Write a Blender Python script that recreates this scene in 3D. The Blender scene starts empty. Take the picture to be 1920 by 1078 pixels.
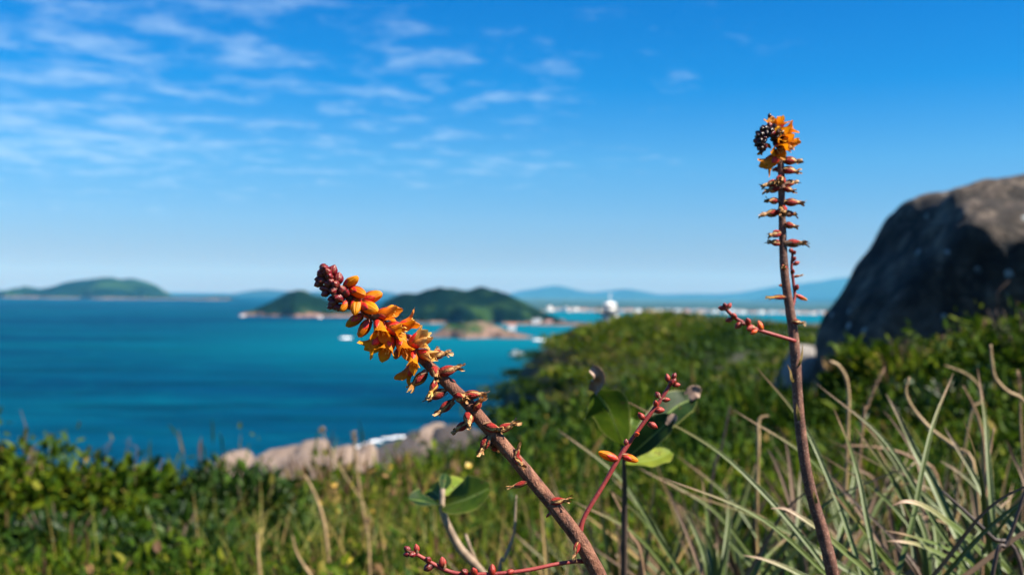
import bpy, math, random
import numpy as np
from mathutils import Vector, Matrix, noise

random.seed(11)
RNG = np.random.default_rng(11)
SC = bpy.context.scene
COL = SC.collection
PI = math.pi

# ------------------------------------------------------------------ camera
LENS = 35.0
F = LENS / 36.0 * 1920.0
HZ = 30.0                                    # camera height above the sea
cam_d = bpy.data.cameras.new("camera")
cam = bpy.data.objects.new("camera", cam_d)
COL.objects.link(cam)
cam_d.lens = LENS
cam_d.sensor_width = 36.0
cam_d.clip_start = 0.02
cam_d.clip_end = 60000
PITCH, ROLL = math.radians(0.43), math.radians(0.7)
ROT = Matrix.Rotation(PI / 2 + PITCH, 3, 'X') @ Matrix.Rotation(ROLL, 3, 'Z')
cam.matrix_world = Matrix.Translation((0, 0, HZ)) @ ROT.to_4x4()
FOCUS = 0.43
cam_d.dof.use_dof = True
cam_d.dof.focus_distance = FOCUS
cam_d.dof.aperture_fstop = 12.0
cam_d.dof.aperture_blades = 0
SC.camera = cam


def at(px, py, d):
    """photo pixel (1920 wide) at depth d (metres along the lens axis) -> world point"""
    v = Vector(((px - 960) / F * d, (539 - py) / F * d, -d))
    return ROT @ v + Vector((0, 0, HZ))


# ------------------------------------------------------------------ sun, sky, exposure
SUN_AZ, SUN_EL = math.radians(113), math.radians(48)       # azimuth from +Y towards +X
sdir = Vector((math.sin(SUN_AZ) * math.cos(SUN_EL), math.cos(SUN_AZ) * math.cos(SUN_EL), math.sin(SUN_EL)))
sun_d = bpy.data.lights.new("sun", 'SUN')
sun_d.energy = 5.0
sun_d.angle = math.radians(0.5)
sun_d.color = (1.0, 0.93, 0.80)
sun = bpy.data.objects.new("sun", sun_d)
COL.objects.link(sun)
sun.rotation_mode = 'QUATERNION'
sun.rotation_quaternion = sdir.to_track_quat('Z', 'Y')
sun.location = (20, 0, 60)

world = bpy.data.worlds.new("World")
SC.world = world
world.use_nodes = True
wn, wl = world.node_tree.nodes, world.node_tree.links
wn.clear()


def N(nodes, kind, **kw):
    n = nodes.new(kind)
    for k, v in kw.items():
        if k.startswith('i_'):
            n.inputs[k[2:].replace('_', ' ')].default_value = v
        else:
            setattr(n, k, v)
    return n


def ramp(nodes, stops, interp='LINEAR'):
    r = nodes.new('ShaderNodeValToRGB')
    e = r.color_ramp.elements
    r.color_ramp.interpolation = interp
    while len(e) > 1:
        e.remove(e[-1])
    e[0].position, e[0].color = stops[0][0], (*stops[0][1], 1)
    for p, c in stops[1:]:
        x = e.new(p)
        x.color = (*c, 1)
    return r


SKY_STRENGTH = 0.05
w_out = N(wn, 'ShaderNodeOutputWorld')
w_bg = N(wn, 'ShaderNodeBackground')
w_bg.inputs['Strength'].default_value = SKY_STRENGTH
w_sky = N(wn, 'ShaderNodeTexSky', sky_type='NISHITA', sun_disc=False, sun_elevation=SUN_EL, sun_rotation=SUN_AZ,
          altitude=30.0, air_density=1.0, dust_density=0.3, ozone_density=3.0)
w_tc = N(wn, 'ShaderNodeTexCoord')
w_sep = N(wn, 'ShaderNodeSeparateXYZ')
wl.new(w_tc.outputs['Generated'], w_sep.inputs[0])
# the air's own colour by elevation (deep, clean blue aloft)
w_el = N(wn, 'ShaderNodeMapRange')
w_el.inputs['From Min'].default_value = 0.0
w_el.inputs['From Max'].default_value = 0.6
wl.new(w_sep.outputs['Z'], w_el.inputs['Value'])
w_tint = ramp(wn, [(0.0, (0.45, 0.44, 0.68)), (0.06, (0.44, 0.53, 0.83)), (0.12, (0.42, 0.65, 1.0)), (0.22, (0.28, 0.74, 1.13)), (0.34, (0.03, 0.65, 1.2)), (0.48, (0.0, 0.58, 1.2)), (1.0, (0.0, 0.54, 1.15))])
wl.new(w_el.outputs[0], w_tint.inputs[0])
w_mul = N(wn, 'ShaderNodeMix', data_type='RGBA', blend_type='MULTIPLY')
w_mul.inputs['Factor'].default_value = 1.0
wl.new(w_sky.outputs[0], w_mul.inputs['A'])
wl.new(w_tint.outputs[0], w_mul.inputs['B'])
# thin altocumulus on a plane overhead
w_z = N(wn, 'ShaderNodeMath', operation='ADD')
w_z.inputs[1].default_value = 0.05
w_zm = N(wn, 'ShaderNodeMath', operation='MAXIMUM')
w_zm.inputs[1].default_value = 0.0
wl.new(w_sep.outputs['Z'], w_zm.inputs[0])
wl.new(w_zm.outputs[0], w_z.inputs[0])
w_u = N(wn, 'ShaderNodeMath', operation='DIVIDE')
w_v = N(wn, 'ShaderNodeMath', operation='DIVIDE')
wl.new(w_sep.outputs['X'], w_u.inputs[0]); wl.new(w_z.outputs[0], w_u.inputs[1])
wl.new(w_sep.outputs['Y'], w_v.inputs[0]); wl.new(w_z.outputs[0], w_v.inputs[1])
w_uv = N(wn, 'ShaderNodeCombineXYZ')
wl.new(w_u.outputs[0], w_uv.inputs[0]); wl.new(w_v.outputs[0], w_uv.inputs[1])
w_n1 = N(wn, 'ShaderNodeTexNoise')
for k, v in dict(Scale=3.9, Detail=7.0, Roughness=0.58, Distortion=0.1).items():
    w_n1.inputs[k].default_value = v
wl.new(w_uv.outputs[0], w_n1.inputs['Vector'])
w_n2 = N(wn, 'ShaderNodeTexNoise')
for k, v in dict(Scale=0.42, Detail=2.0, Roughness=0.5).items():
    w_n2.inputs[k].default_value = v
w_off = N(wn, 'ShaderNodeVectorMath', operation='ADD')
w_off.inputs[1].default_value = (3.1, 1.7, 0)
wl.new(w_uv.outputs[0], w_off.inputs[0])
wl.new(w_off.outputs[0], w_n2.inputs['Vector'])
# a bank of cloud that thins out towards the east (+X) and the horizon
w_bank = N(wn, 'ShaderNodeMapRange')
w_bank.inputs['From Min'].default_value = -1.6
w_bank.inputs['From Max'].default_value = 1.5
w_bank.inputs['To Min'].default_value = 0.17
w_bank.inputs['To Max'].default_value = -0.14
wl.new(w_u.outputs[0], w_bank.inputs['Value'])
w_low = N(wn, 'ShaderNodeMapRange')
w_low.inputs['From Min'].default_value = 0.04
w_low.inputs['From Max'].default_value = 0.13
w_low.inputs['To Min'].default_value = -0.30
w_low.inputs['To Max'].default_value = 0.0
wl.new(w_sep.outputs['Z'], w_low.inputs['Value'])
w_s1 = N(wn, 'ShaderNodeMath', operation='ADD')
w_s2 = N(wn, 'ShaderNodeMath', operation='ADD')
w_s3 = N(wn, 'ShaderNodeMath', operation='MULTIPLY_ADD')
w_s3.inputs[1].default_value = 0.55
wl.new(w_n2.outputs[0], w_s3.inputs[0]); wl.new(w_n1.outputs[0], w_s3.inputs[2])
wl.new(w_s3.outputs[0], w_s1.inputs[0]); wl.new(w_bank.outputs[0], w_s1.inputs[1])
wl.new(w_s1.outputs[0], w_s2.inputs[0]); wl.new(w_low.outputs[0], w_s2.inputs[1])
w_cl = N(wn, 'ShaderNodeMapRange', interpolation_type='SMOOTHSTEP')
w_cl.inputs['From Min'].default_value = 0.80
w_cl.inputs['From Max'].default_value = 1.16
w_cl.inputs['To Max'].default_value = 0.44
wl.new(w_s2.outputs[0], w_cl.inputs['Value'])
w_mix = N(wn, 'ShaderNodeMix', data_type='RGBA')
w_mix.inputs['B'].default_value = (5.0, 6.9, 9.0, 1)
wl.new(w_cl.outputs[0], w_mix.inputs['Factor'])
wl.new(w_mul.outputs['Result'], w_mix.inputs['A'])
wl.new(w_mix.outputs['Result'], w_bg.inputs['Color'])
wl.new(w_bg.outputs[0], w_out.inputs['Surface'])

SC.view_settings.view_transform = 'Standard'
SC.view_settings.look = 'None'
SC.view_settings.gamma = 1.0
SC.view_settings.exposure = 1.32
SC.view_settings.use_curve_mapping = False
SC.render.engine = 'CYCLES'
SC.cycles.use_denoising = True
SC.cycles.max_bounces = 6
SC.cycles.diffuse_bounces = 3
SC.cycles.glossy_bounces = 2
SC.cycles.transmission_bounces = 4
SC.cycles.volume_bounces = 0
SC.cycles.transparent_max_bounces = 4
SC.cycles.caustics_reflective = False
SC.cycles.caustics_refractive = False


# ------------------------------------------------------------------ object helpers
def tag(o, label=None, cat=None, group=None, kind=None):
    for k, v in (('label', label), ('category', cat), ('group', group), ('kind', kind)):
        if v:
            o[k] = v
    return o


def link(name, mesh, parent=None):
    o = bpy.data.objects.new(name, mesh)
    COL.objects.link(o)
    if parent is not None:
        o.parent = parent
        o.matrix_parent_inverse = parent.matrix_world.inverted()
    return o


def empty(name, loc, label=None, cat=None, group=None):
    o = bpy.data.objects.new(name, None)
    o.empty_display_size = 0.02
    o.matrix_world = Matrix.Translation(loc)
    COL.objects.link(o)
    tag(o, label, cat, group)
    return o


class MB:
    """collects grids and tubes into one mesh, with a uv per vertex"""

    def __init__(self):
        self.v, self.f, self.m, self.uv = [], [], [], []

    def grid(self, fn, nu, nv, mat=0, wrap=False):
        b = len(self.v)
        cols = nv if wrap else nv + 1
        for i in range(nu + 1):
            for j in range(cols):
                u, w = i / nu, j / nv
                self.v.append(tuple(fn(u, w)))
                self.uv.append((u, w))
        for i in range(nu):
            for j in range(nv):
                a = b + i * cols + j
                c = b + i * cols + (j + 1) % cols
                d = b + (i + 1) * cols + (j + 1) % cols
                e = b + (i + 1) * cols + j
                self.f.append((a, c, d, e))
                self.m.append(mat)

    def tri(self, p, mat=0, uv=(0.5, 0.5)):
        b = len(self.v)
        for q in p:
            self.v.append(tuple(q))
            self.uv.append(uv)
        self.f.append(tuple(range(b, b + len(p))))
        self.m.append(mat)

    def tube(self, pts, rad, sides=10, mat=0, amp=0.0, seed=0, cap=True):
        pts = [Vector(p) for p in pts]
        n = len(pts)
        t = [(pts[min(i + 1, n - 1)] - pts[max(i - 1, 0)]).normalized() for i in range(n)]
        ref = Vector((0, 0, 1)) if abs(t[0].z) < 0.8 else Vector((1, 0, 0))
        x = t[0].cross(ref).normalized()
        b = len(self.v)
        for i in range(n):
            x = (x - t[i] * x.dot(t[i])).normalized()
            y = t[i].cross(x)
            for k in range(sides):
                a = 2 * PI * k / sides
                r = rad[i]
                if amp:
                    r *= 1 + amp * noise.noise(Vector((math.cos(a) * 1.5, math.sin(a) * 1.5, i * 0.6 + seed)))
                self.v.append(tuple(pts[i] + x * (r * math.cos(a)) + y * (r * math.sin(a))))
                self.uv.append((i / max(1, n - 1), k / sides))
        for i in range(n - 1):
            for k in range(sides):
                k2 = (k + 1) % sides
                self.f.append((b + i * sides + k, b + i * sides + k2, b + (i + 1) * sides + k2, b + (i + 1) * sides + k))
                self.m.append(mat)
        if cap:
            self.f.append(tuple(b + k for k in range(sides))[::-1]); self.m.append(mat)
            self.f.append(tuple(b + (n - 1) * sides + k for k in range(sides))); self.m.append(mat)

    def box(self, c, s, mat=0):
        b = len(self.v)
        for dz in (-1, 1):
            for dy in (-1, 1):
                for dx in (-1, 1):
                    self.v.append((c[0] + dx * s[0] / 2, c[1] + dy * s[1] / 2, c[2] + dz * s[2] / 2))
                    self.uv.append((0.5, 0.5))
        for q in ((0, 2, 3, 1), (4, 5, 7, 6), (0, 1, 5, 4), (2, 6, 7, 3), (0, 4, 6, 2), (1, 3, 7, 5)):
            self.f.append(tuple(b + k for k in q)); self.m.append(mat)

    def mesh(self, name, mats, smooth=True):
        me = bpy.data.meshes.new(name)
        me.from_pydata(self.v, [], self.f)
        for m in mats:
            me.materials.append(m)
        if len(mats) > 1:
            me.polygons.foreach_set('material_index', self.m)
        uvl = me.uv_layers.new(name='UVMap')
        li = np.empty(len(me.loops), dtype=np.int32)
        me.loops.foreach_get('vertex_index', li)
        uvl.data.foreach_set('uv', np.array(self.uv, dtype=np.float32)[li].ravel())
        if smooth:
            me.polygons.foreach_set('use_smooth', [True] * len(me.polygons))
        me.update()
        return me


def spline(pts, n):
    """Catmull-Rom through pts (tuples of any length), n samples"""
    P = [np.array(p, dtype=float) for p in pts]
    P = [2 * P[0] - P[1]] + P + [2 * P[-1] - P[-2]]
    out = []
    m = len(P) - 3
    for i in range(n):
        s = i / (n - 1) * m
        k = min(int(s), m - 1)
        t = s - k
        a, b, c, d = P[k:k + 4]
        out.append(0.5 * ((2 * b) + (-a + c) * t + (2 * a - 5 * b + 4 * c - d) * t * t + (-a + 3 * b - 3 * c + d) * t ** 3))
    return out


# ------------------------------------------------------------------ materials
def new_mat(name):
    m = bpy.data.materials.new(name)
    m.use_nodes = True
    nt = m.node_tree
    nt.nodes.clear()
    out = nt.nodes.new('ShaderNodeOutputMaterial')
    bs = nt.nodes.new('ShaderNodeBsdfPrincipled')
    nt.links.new(bs.outputs[0], out.inputs['Surface'])
    return m, nt.nodes, nt.links, bs, out


def noise_node(nodes, links, scale, detail=4, rough=0.55, coord=None, dist=0.0):
    n = nodes.new('ShaderNodeTexNoise')
    n.inputs['Scale'].default_value = scale
    n.inputs['Detail'].default_value = detail
    n.inputs['Roughness'].default_value = rough
    n.inputs['Distortion'].default_value = dist
    if coord is not None:
        links.new(coord, n.inputs['Vector'])
    return n


def obj_coord(nodes):
    return nodes.new('ShaderNodeTexCoord').outputs['Object']


def mix_col(nodes, links, fac, a, b, blend='MIX'):
    m = nodes.new('ShaderNodeMix')
    m.data_type = 'RGBA'
    m.blend_type = blend
    for key, val in (('Factor', fac), ('A', a), ('B', b)):
        if isinstance(val, (int, float)):
            m.inputs[key].default_value = val
        elif isinstance(val, tuple):
            m.inputs[key].default_value = (*val, 1)
        else:
            links.new(val, m.inputs[key])
    return m.outputs['Result']


def smooth_range(nodes, links, val, lo, hi, tmin=0.0, tmax=1.0):
    m = nodes.new('ShaderNodeMapRange')
    m.interpolation_type = 'SMOOTHSTEP'
    m.inputs['From Min'].default_value = lo
    m.inputs['From Max'].default_value = hi
    m.inputs['To Min'].default_value = tmin
    m.inputs['To Max'].default_value = tmax
    links.new(val, m.inputs['Value'])
    return m.outputs[0]


def add_bump(nodes, links, bs, height, strength, distance):
    b = nodes.new('ShaderNodeBump')
    b.inputs['Strength'].default_value = strength
    b.inputs['Distance'].default_value = distance
    links.new(height, b.inputs['Height'])
    links.new(b.outputs[0], bs.inputs['Normal'])


def add_translucent(nodes, links, bs, out, colour, fac):
    tr = nodes.new('ShaderNodeBsdfTranslucent')
    links.new(colour, tr.inputs['Color'])
    mx = nodes.new('ShaderNodeMixShader')
    mx.inputs[0].default_value = fac
    links.new(bs.outputs[0], mx.inputs[1])
    links.new(tr.outputs[0], mx.inputs[2])
    links.new(mx.outputs[0], out.inputs['Surface'])


def uv_sep(nodes, links):
    u = nodes.new('ShaderNodeUVMap')
    u.uv_map = 'UVMap'
    s = nodes.new('ShaderNodeSeparateXYZ')
    links.new(u.outputs[0], s.inputs[0])
    return s


def mat_petal(name, base, mid, tip, translucent=0.3):
    m, nd, lk, bs, out = new_mat(name)
    s = uv_sep(nd, lk)
    r = ramp(nd, [(0.0, base), (0.4, mid), (1.0, tip)])
    lk.new(s.outputs['X'], r.inputs[0])
    # fine veins along the petal
    w = nd.new('ShaderNodeTexWave')
    w.bands_direction = 'Y'
    w.inputs['Scale'].default_value = 3.0
    w.inputs['Distortion'].default_value = 1.5
    uvn = nd.new('ShaderNodeUVMap'); uvn.uv_map = 'UVMap'
    lk.new(uvn.outputs[0], w.inputs['Vector'])
    nz = noise_node(nd, lk, 3.0, 4, 0.6, obj_coord(nd))
    f = smooth_range(nd, lk, nz.outputs[0], 0.35, 0.75, 0.0, 0.45)
    c = mix_col(nd, lk, f, r.outputs[0], tuple(x * 0.62 for x in base))
    oi = nd.new('ShaderNodeObjectInfo')
    hs = nd.new('ShaderNodeHueSaturation')
    mr = nd.new('ShaderNodeMapRange')
    mr.inputs['To Min'].default_value = 0.485
    mr.inputs['To Max'].default_value = 0.508
    lk.new(oi.outputs['Random'], mr.inputs['Value'])
    lk.new(mr.outputs[0], hs.inputs['Hue'])
    lk.new(c, hs.inputs['Color'])
    lk.new(hs.outputs[0], bs.inputs['Base Color'])
    bs.inputs['Roughness'].default_value = 0.5
    bs.inputs['Specular IOR Level'].default_value = 0.3
    add_bump(nd, lk, bs, w.outputs[0], 0.35, 0.0008)
    add_translucent(nd, lk, bs, out, hs.outputs[0], translucent)
    return m


def mat_sepal(name, red, margin, base, rough=0.4, wrinkle=0.3, spec=0.5):
    m, nd, lk, bs, out = new_mat(name)
    s = uv_sep(nd, lk)
    d = nd.new('ShaderNodeMath'); d.operation = 'SUBTRACT'; d.inputs[1].default_value = 0.5
    lk.new(s.outputs['Y'], d.inputs[0])
    a = nd.new('ShaderNodeMath'); a.operation = 'ABSOLUTE'
    lk.new(d.outputs[0], a.inputs[0])
    nz = noise_node(nd, lk, 5.0, 4, 0.6, obj_coord(nd))
    e = nd.new('ShaderNodeMath'); e.operation = 'MULTIPLY_ADD'; e.inputs[1].default_value = 0.22
    lk.new(nz.outputs[0], e.inputs[0]); lk.new(a.outputs[0], e.inputs[2])
    f = smooth_range(nd, lk, e.outputs[0], 0.44, 0.54)
    c = mix_col(nd, lk, f, red, margin)
    fb = smooth_range(nd, lk, s.outputs['X'], 0.05, 0.42)
    c = mix_col(nd, lk, fb, base, c)
    n2 = noise_node(nd, lk, 16.0, 3, 0.6, obj_coord(nd))
    f2 = smooth_range(nd, lk, n2.outputs[0], 0.5, 0.8, 0.0, 0.5)
    c = mix_col(nd, lk, f2, c, tuple(x * 0.45 for x in base))
    lk.new(c, bs.inputs['Base Color'])
    bs.inputs['Roughness'].default_value = rough
    bs.inputs['Specular IOR Level'].default_value = spec
    add_bump(nd, lk, bs, n2.outputs[0], wrinkle, 0.0014)
    return m


def mat_plain(name, stops, scale=8.0, rough=0.6, bump=0.3, bdist=0.001, speck=None, translucent=0.0, stretch=None):
    """noise-coloured surface; stops is a colour ramp over the noise"""
    m, nd, lk, bs, out = new_mat(name)
    co = obj_coord(nd)
    if stretch:
        mp = nd.new('ShaderNodeMapping')
        mp.inputs['Scale'].default_value = stretch
        lk.new(co, mp.inputs['Vector'])
        co = mp.outputs[0]
    nz = noise_node(nd, lk, scale, 6, 0.6, co)
    r = ramp(nd, stops)
    lk.new(nz.outputs[0], r.inputs[0])
    c = r.outputs[0]
    h = nz.outputs[0]
    if speck:
        n2 = noise_node(nd, lk, speck[0], 3, 0.6, co)
        f = smooth_range(nd, lk, n2.outputs[0], speck[1], speck[2], 0.0, speck[4])
        c = mix_col(nd, lk, f, c, speck[3])
        h = n2.outputs[0]
    lk.new(c, bs.inputs['Base Color'])
    bs.inputs['Roughness'].default_value = rough
    if bump:
        add_bump(nd, lk, bs, h, bump, bdist)
    if translucent:
        add_translucent(nd, lk, bs, out, c, translucent)
    return m


def mat_tint_leaf(name, stops, rough=0.5, translucent=0.3, spec=0.5):
    m, nd, lk, bs, out = new_mat(name)
    at_ = nd.new('ShaderNodeAttribute')
    at_.attribute_name = 'tint'
    r = ramp(nd, stops)
    lk.new(at_.outputs['Fac'], r.inputs[0])
    lk.new(r.outputs[0], bs.inputs['Base Color'])
    bs.inputs['Roughness'].default_value = rough
    bs.inputs['Specular IOR Level'].default_value = spec
    if translucent:
        add_translucent(nd, lk, bs, out, r.outputs[0], translucent)
    return m


def mat_blade(name, stops, rough=0.5, translucent=0.15, streak=60.0):
    """long leaf: colour along uv.x plus streaks along its length"""
    m, nd, lk, bs, out = new_mat(name)
    s = uv_sep(nd, lk)
    nz0 = noise_node(nd, lk, 30.0, 3, 0.6, obj_coord(nd))
    ad = nd.new('ShaderNodeMath'); ad.operation = 'MULTIPLY_ADD'; ad.inputs[1].default_value = 0.22
    sb = nd.new('ShaderNodeMath'); sb.operation = 'SUBTRACT'; sb.inputs[1].default_value = 0.11
    lk.new(s.outputs['X'], sb.inputs[0])
    lk.new(nz0.outputs[0], ad.inputs[0]); lk.new(sb.outputs[0], ad.inputs[2])
    r = ramp(nd, stops)
    lk.new(ad.outputs[0], r.inputs[0])
    mp = nd.new('ShaderNodeMapping'); mp.inputs['Scale'].default_value = (3.0, 14.0, 1.0)
    uvn = nd.new('ShaderNodeUVMap'); uvn.uv_map = 'UVMap'
    lk.new(uvn.outputs[0], mp.inputs['Vector'])
    nz = noise_node(nd, lk, 1.0, 4, 0.6, mp.outputs[0])
    f = smooth_range(nd, lk, nz.outputs[0], 0.45, 0.75, 0.0, 0.45)
    c = mix_col(nd, lk, f, r.outputs[0], (0.10, 0.07, 0.04))
    lk.new(c, bs.inputs['Base Color'])
    bs.inputs['Roughness'].default_value = rough
    add_bump(nd, lk, bs, nz.outputs[0], 0.3, 0.0008)
    if translucent:
        add_translucent(nd, lk, bs, out, c, translucent)
    return m


PETAL = mat_petal("petal_orange", (0.62, 0.12, 0.003), (0.78, 0.235, 0.003), (0.82, 0.33, 0.006), 0.40)
PETAL_FADED = mat_petal("petal_faded", (0.42, 0.12, 0.02), (0.66, 0.25, 0.03), (0.78, 0.50, 0.16), 0.2)
SEPAL = mat_sepal("sepal_red", (0.62, 0.020, 0.012), (0.36, 0.085, 0.012), (0.26, 0.05, 0.015))
SEPAL_DRY = mat_sepal("sepal_dry", (0.36, 0.022, 0.016), (0.22, 0.06, 0.022), (0.09, 0.022, 0.012), 0.6, 0.9, 0.25)
PETAL_DRY = mat_plain("petal_dry", [(0.34, (0.06, 0.025, 0.012)), (0.5, (0.30, 0.13, 0.04)), (0.68, (0.62, 0.40, 0.13))], 9.0, 0.6, 0.3, 0.001)
BUD_DARK = mat_sepal("bud_maroon", (0.17, 0.008, 0.014), (0.22, 0.075, 0.03), (0.06, 0.010, 0.009), 0.28)
BUD_RED = mat_sepal("bud_red", (0.32, 0.022, 0.012), (0.26, 0.05, 0.02), (0.12, 0.018, 0.012), 0.4)
BUD_ORANGE = mat_sepal("bud_orange", (0.66, 0.05, 0.012), (0.80, 0.27, 0.012), (0.5, 0.10, 0.02), 0.38)
BUD_BLACK = mat_plain("bud_black", [(0.35, (0.012, 0.007, 0.008)), (0.7, (0.05, 0.022, 0.02))], 6.0, 0.28, 0.2, 0.0006)
BRACT = mat_plain("bract_brown", [(0.3, (0.09, 0.04, 0.025)), (0.7, (0.36, 0.20, 0.10))], 6.0, 0.6, 0.3, 0.001)
ANTHER = mat_plain("anther_yellow", [(0.3, (0.55, 0.25, 0.02)), (0.7, (0.85, 0.6, 0.12))], 8.0, 0.6, 0.0)
STEM = mat_plain("stem_brown", [(0.35, (0.06, 0.020, 0.011)), (0.52, (0.17, 0.062, 0.032)), (0.68, (0.28, 0.125, 0.07))], 260.0, 0.75, 0.9, 0.0012,
                 speck=(1300.0, 0.54, 0.72, (0.36, 0.19, 0.12), 0.6), stretch=(1, 1, 0.55))
STEM_FAR = mat_plain("stem_purple_brown", [(0.35, (0.05, 0.018, 0.011)), (0.55, (0.12, 0.045, 0.027)), (0.72, (0.26, 0.12, 0.07))], 160.0, 0.7, 0.4, 0.0006,
                     speck=(900.0, 0.52, 0.70, (0.42, 0.27, 0.2), 0.5))
BRANCH = mat_plain("branch_crimson", [(0.3, (0.17, 0.012, 0.014)), (0.6, (0.27, 0.032, 0.025)), (0.8, (0.32, 0.07, 0.045))], 70.0, 0.55, 0.4, 0.0005,
                   speck=(1400.0, 0.57, 0.74, (0.38, 0.17, 0.13), 0.5))
TWIG = mat_plain("twig_grey", [(0.3, (0.12, 0.08, 0.055)), (0.7, (0.42, 0.31, 0.22))], 60.0, 0.7, 0.5, 0.001)

# ------------------------------------------------------------------ terrain height (relative to the camera)
CP = np.array([
    (0, 0, -.55), (-1.5, 0, -.75), (1.5, 0, -.40), (0, -5, -.45), (-5, -5, -1.2), (5, -5, .1),
    (-1, 1.5, -.68), (0, 1.5, -.58), (1, 1.5, -.42), (2.5, 1.5, -.2),
    (-2, 3, -1.0), (0, 3, -.85), (1.2, 3, -.62), (2.2, 3, -.42),
    (-3.5, 5, -1.45), (-1, 5, -1.28), (.5, 5, -1.12), (2, 5, -.75), (3.5, 5, -.42),
    (-6, 10, -2.9), (-2, 10, -2.3), (1, 10, -1.85), (3.5, 10, -1.0), (6, 10, -.7), (12, 10, .3),
    (-14, 20, -9.5), (-4, 20, -6.8), (0, 20, -3.5), (4, 20, -2.7), (10, 20, -2.0), (20, 20, -.5),
    (-25, 40, -24), (-8, 40, -17), (0, 40, -8), (4, 40, -5.4), (10, 40, -4.3), (20, 40, -3.6), (40, 40, -2),
    (-30, 80, -33), (-8, 80, -28), (-3.2, 80, -17), (-1.5, 80, -9.0), (0, 80, -6.5), (1.7, 80, -5.0), (4.3, 80, -3.6), (7.3, 80, -3.0), (11.6, 80, -2.6), (18, 80, -2.7), (30, 80, -3.0), (60, 80, -3.2),
    (-10, 110, -33), (1, 110, -13), (8, 110, -5.6), (16, 110, -4.6), (32, 110, -5.0), (60, 110, -5),
    (-5, 150, -34), (10, 150, -15), (25, 150, -12), (60, 150, -12), (-40, 150, -34),
    (0, 200, -35), (40, 200, -28), (80, 200, -26), (-60, 200, -35), (0, 260, -36), (80, 260, -36), (-60, 260, -36), (-60, 80, -36), (120, 150, -20), (120, 260, -36), (120, 60, -4)],
    dtype=float)


def _tps_feat(x, y):
    # logarithmic spacing keeps near and far relief equally smooth
    return x / (3 + np.abs(y)) * 4.0, np.log(np.maximum(y, -6) + 9.0) * 4.0


_fx, _fy = _tps_feat(CP[:, 0], CP[:, 1])


def _U(r2):
    return np.where(r2 > 1e-12, r2 * np.log(np.maximum(r2, 1e-12)), 0.0)


_K = _U((_fx[:, None] - _fx[None]) ** 2 + (_fy[:, None] - _fy[None]) ** 2) + np.eye(len(CP)) * 0.02
_P = np.stack([np.ones(len(CP)), _fx, _fy], 1)
# interpolate slope-like value z/(3+y) so that heights scale with distance
_A = np.block([[_K, _P], [_P.T, np.zeros((3, 3))]])
_sol = np.linalg.solve(_A, np.concatenate([CP[:, 2] / (3 + np.abs(CP[:, 1])), np.zeros(3)]))


def ground(x, y):
    x = np.atleast_1d(np.asarray(x, float)); y = np.atleast_1d(np.asarray(y, float))
    fx, fy = _tps_feat(x, y)
    z = np.zeros_like(fx)
    for i in range(len(CP)):
        z += _sol[i] * _U((fx - _fx[i]) ** 2 + (fy - _fy[i]) ** 2)
    z += _sol[-3] + _sol[-2] * fx + _sol[-1] * fy
    return np.clip(z * (3 + np.abs(y)), -35.5, 6.0) + HZ


HILL = mat_plain("hillside_soil", [(0.3, (0.02, 0.018, 0.008)), (0.55, (0.03, 0.035, 0.008)), (0.75, (0.08, 0.06, 0.03))], 0.9, 0.9, 0.6, 0.05)
ys = np.concatenate([np.linspace(-6, 1, 15), 1 + 259 * np.linspace(0.006, 1, 150) ** 2.2])
ss = np.linspace(-1.15, 1.35, 110)
X = ss[None, :] * (5 + 0.62 * np.maximum(ys, 0))[:, None]
Y = np.repeat(ys[:, None], len(ss), 1)
Z = ground(X.ravel(), Y.ravel()).reshape(X.shape)
rough_n = np.array([noise.fractal(Vector((a * 0.9, b * 0.9, 0)) if b < 30 else Vector((a * 0.12, b * 0.12, 3)), 1.0, 2.0, 4)
                    for a, b in zip(X.ravel(), Y.ravel())]).reshape(X.shape)
Z = Z + rough_n * np.clip(0.012 * Y, 0.02, 1.2)
nr, nc = X.shape
me = bpy.data.meshes.new("hillside")
idx = np.arange(nr * nc).reshape(nr, nc)
quads = np.stack([idx[:-1, :-1], idx[:-1, 1:], idx[1:, 1:], idx[1:, :-1]], -1).reshape(-1, 4)
me.from_pydata(np.stack([X.ravel(), Y.ravel(), Z.ravel()], 1).tolist(), [], quads.tolist())
me.polygons.foreach_set('use_smooth', [True] * len(me.polygons))
me.materials.append(HILL)
tag(link("hillside", me), "scrub covered coastal slope falling to the sea", kind='structure')

# ------------------------------------------------------------------ sea
m, nd, lk, bs, out = new_mat("sea_water")
co = obj_coord(nd)
mp = nd.new('ShaderNodeMapping'); mp.inputs['Scale'].default_value = (0.35, 1.0, 1.0)
lk.new(co, mp.inputs['Vector'])
big = noise_node(nd, lk, 0.0075, 5, 0.55, mp.outputs[0], 0.4)
rr = ramp(nd, [(0.30, (0.000, 0.020, 0.062)), (0.47, (0.000, 0.038, 0.092)), (0.60, (0.000, 0.060, 0.112)), (0.78, (0.000, 0.098, 0.142))])
lk.new(big.outputs[0], rr.inputs[0])
mp2 = nd.new('ShaderNodeMapping'); mp2.inputs['Scale'].default_value = (0.25, 1.0, 1.0); mp2.inputs['Rotation'].default_value = (0, 0, 0.25)
lk.new(co, mp2.inputs['Vector'])
mid = noise_node(nd, lk, 0.05, 5, 0.6, mp2.outputs[0])
fm = smooth_range(nd, lk, mid.outputs[0], 0.40, 0.66, 0.0, 0.75)
c = mix_col(nd, lk, fm, rr.outputs[0], (0.0, 0.020, 0.045))
mp3 = nd.new('ShaderNodeMapping'); mp3.inputs['Scale'].default_value = (0.3, 1.0, 1.0); mp3.inputs['Rotation'].default_value = (0, 0, -0.12)
lk.new(co, mp3.inputs['Vector'])
rip = noise_node(nd, lk, 0.16, 6, 0.7, mp3.outputs[0])  # lights and darks of the ripples are put into the water colour
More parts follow.
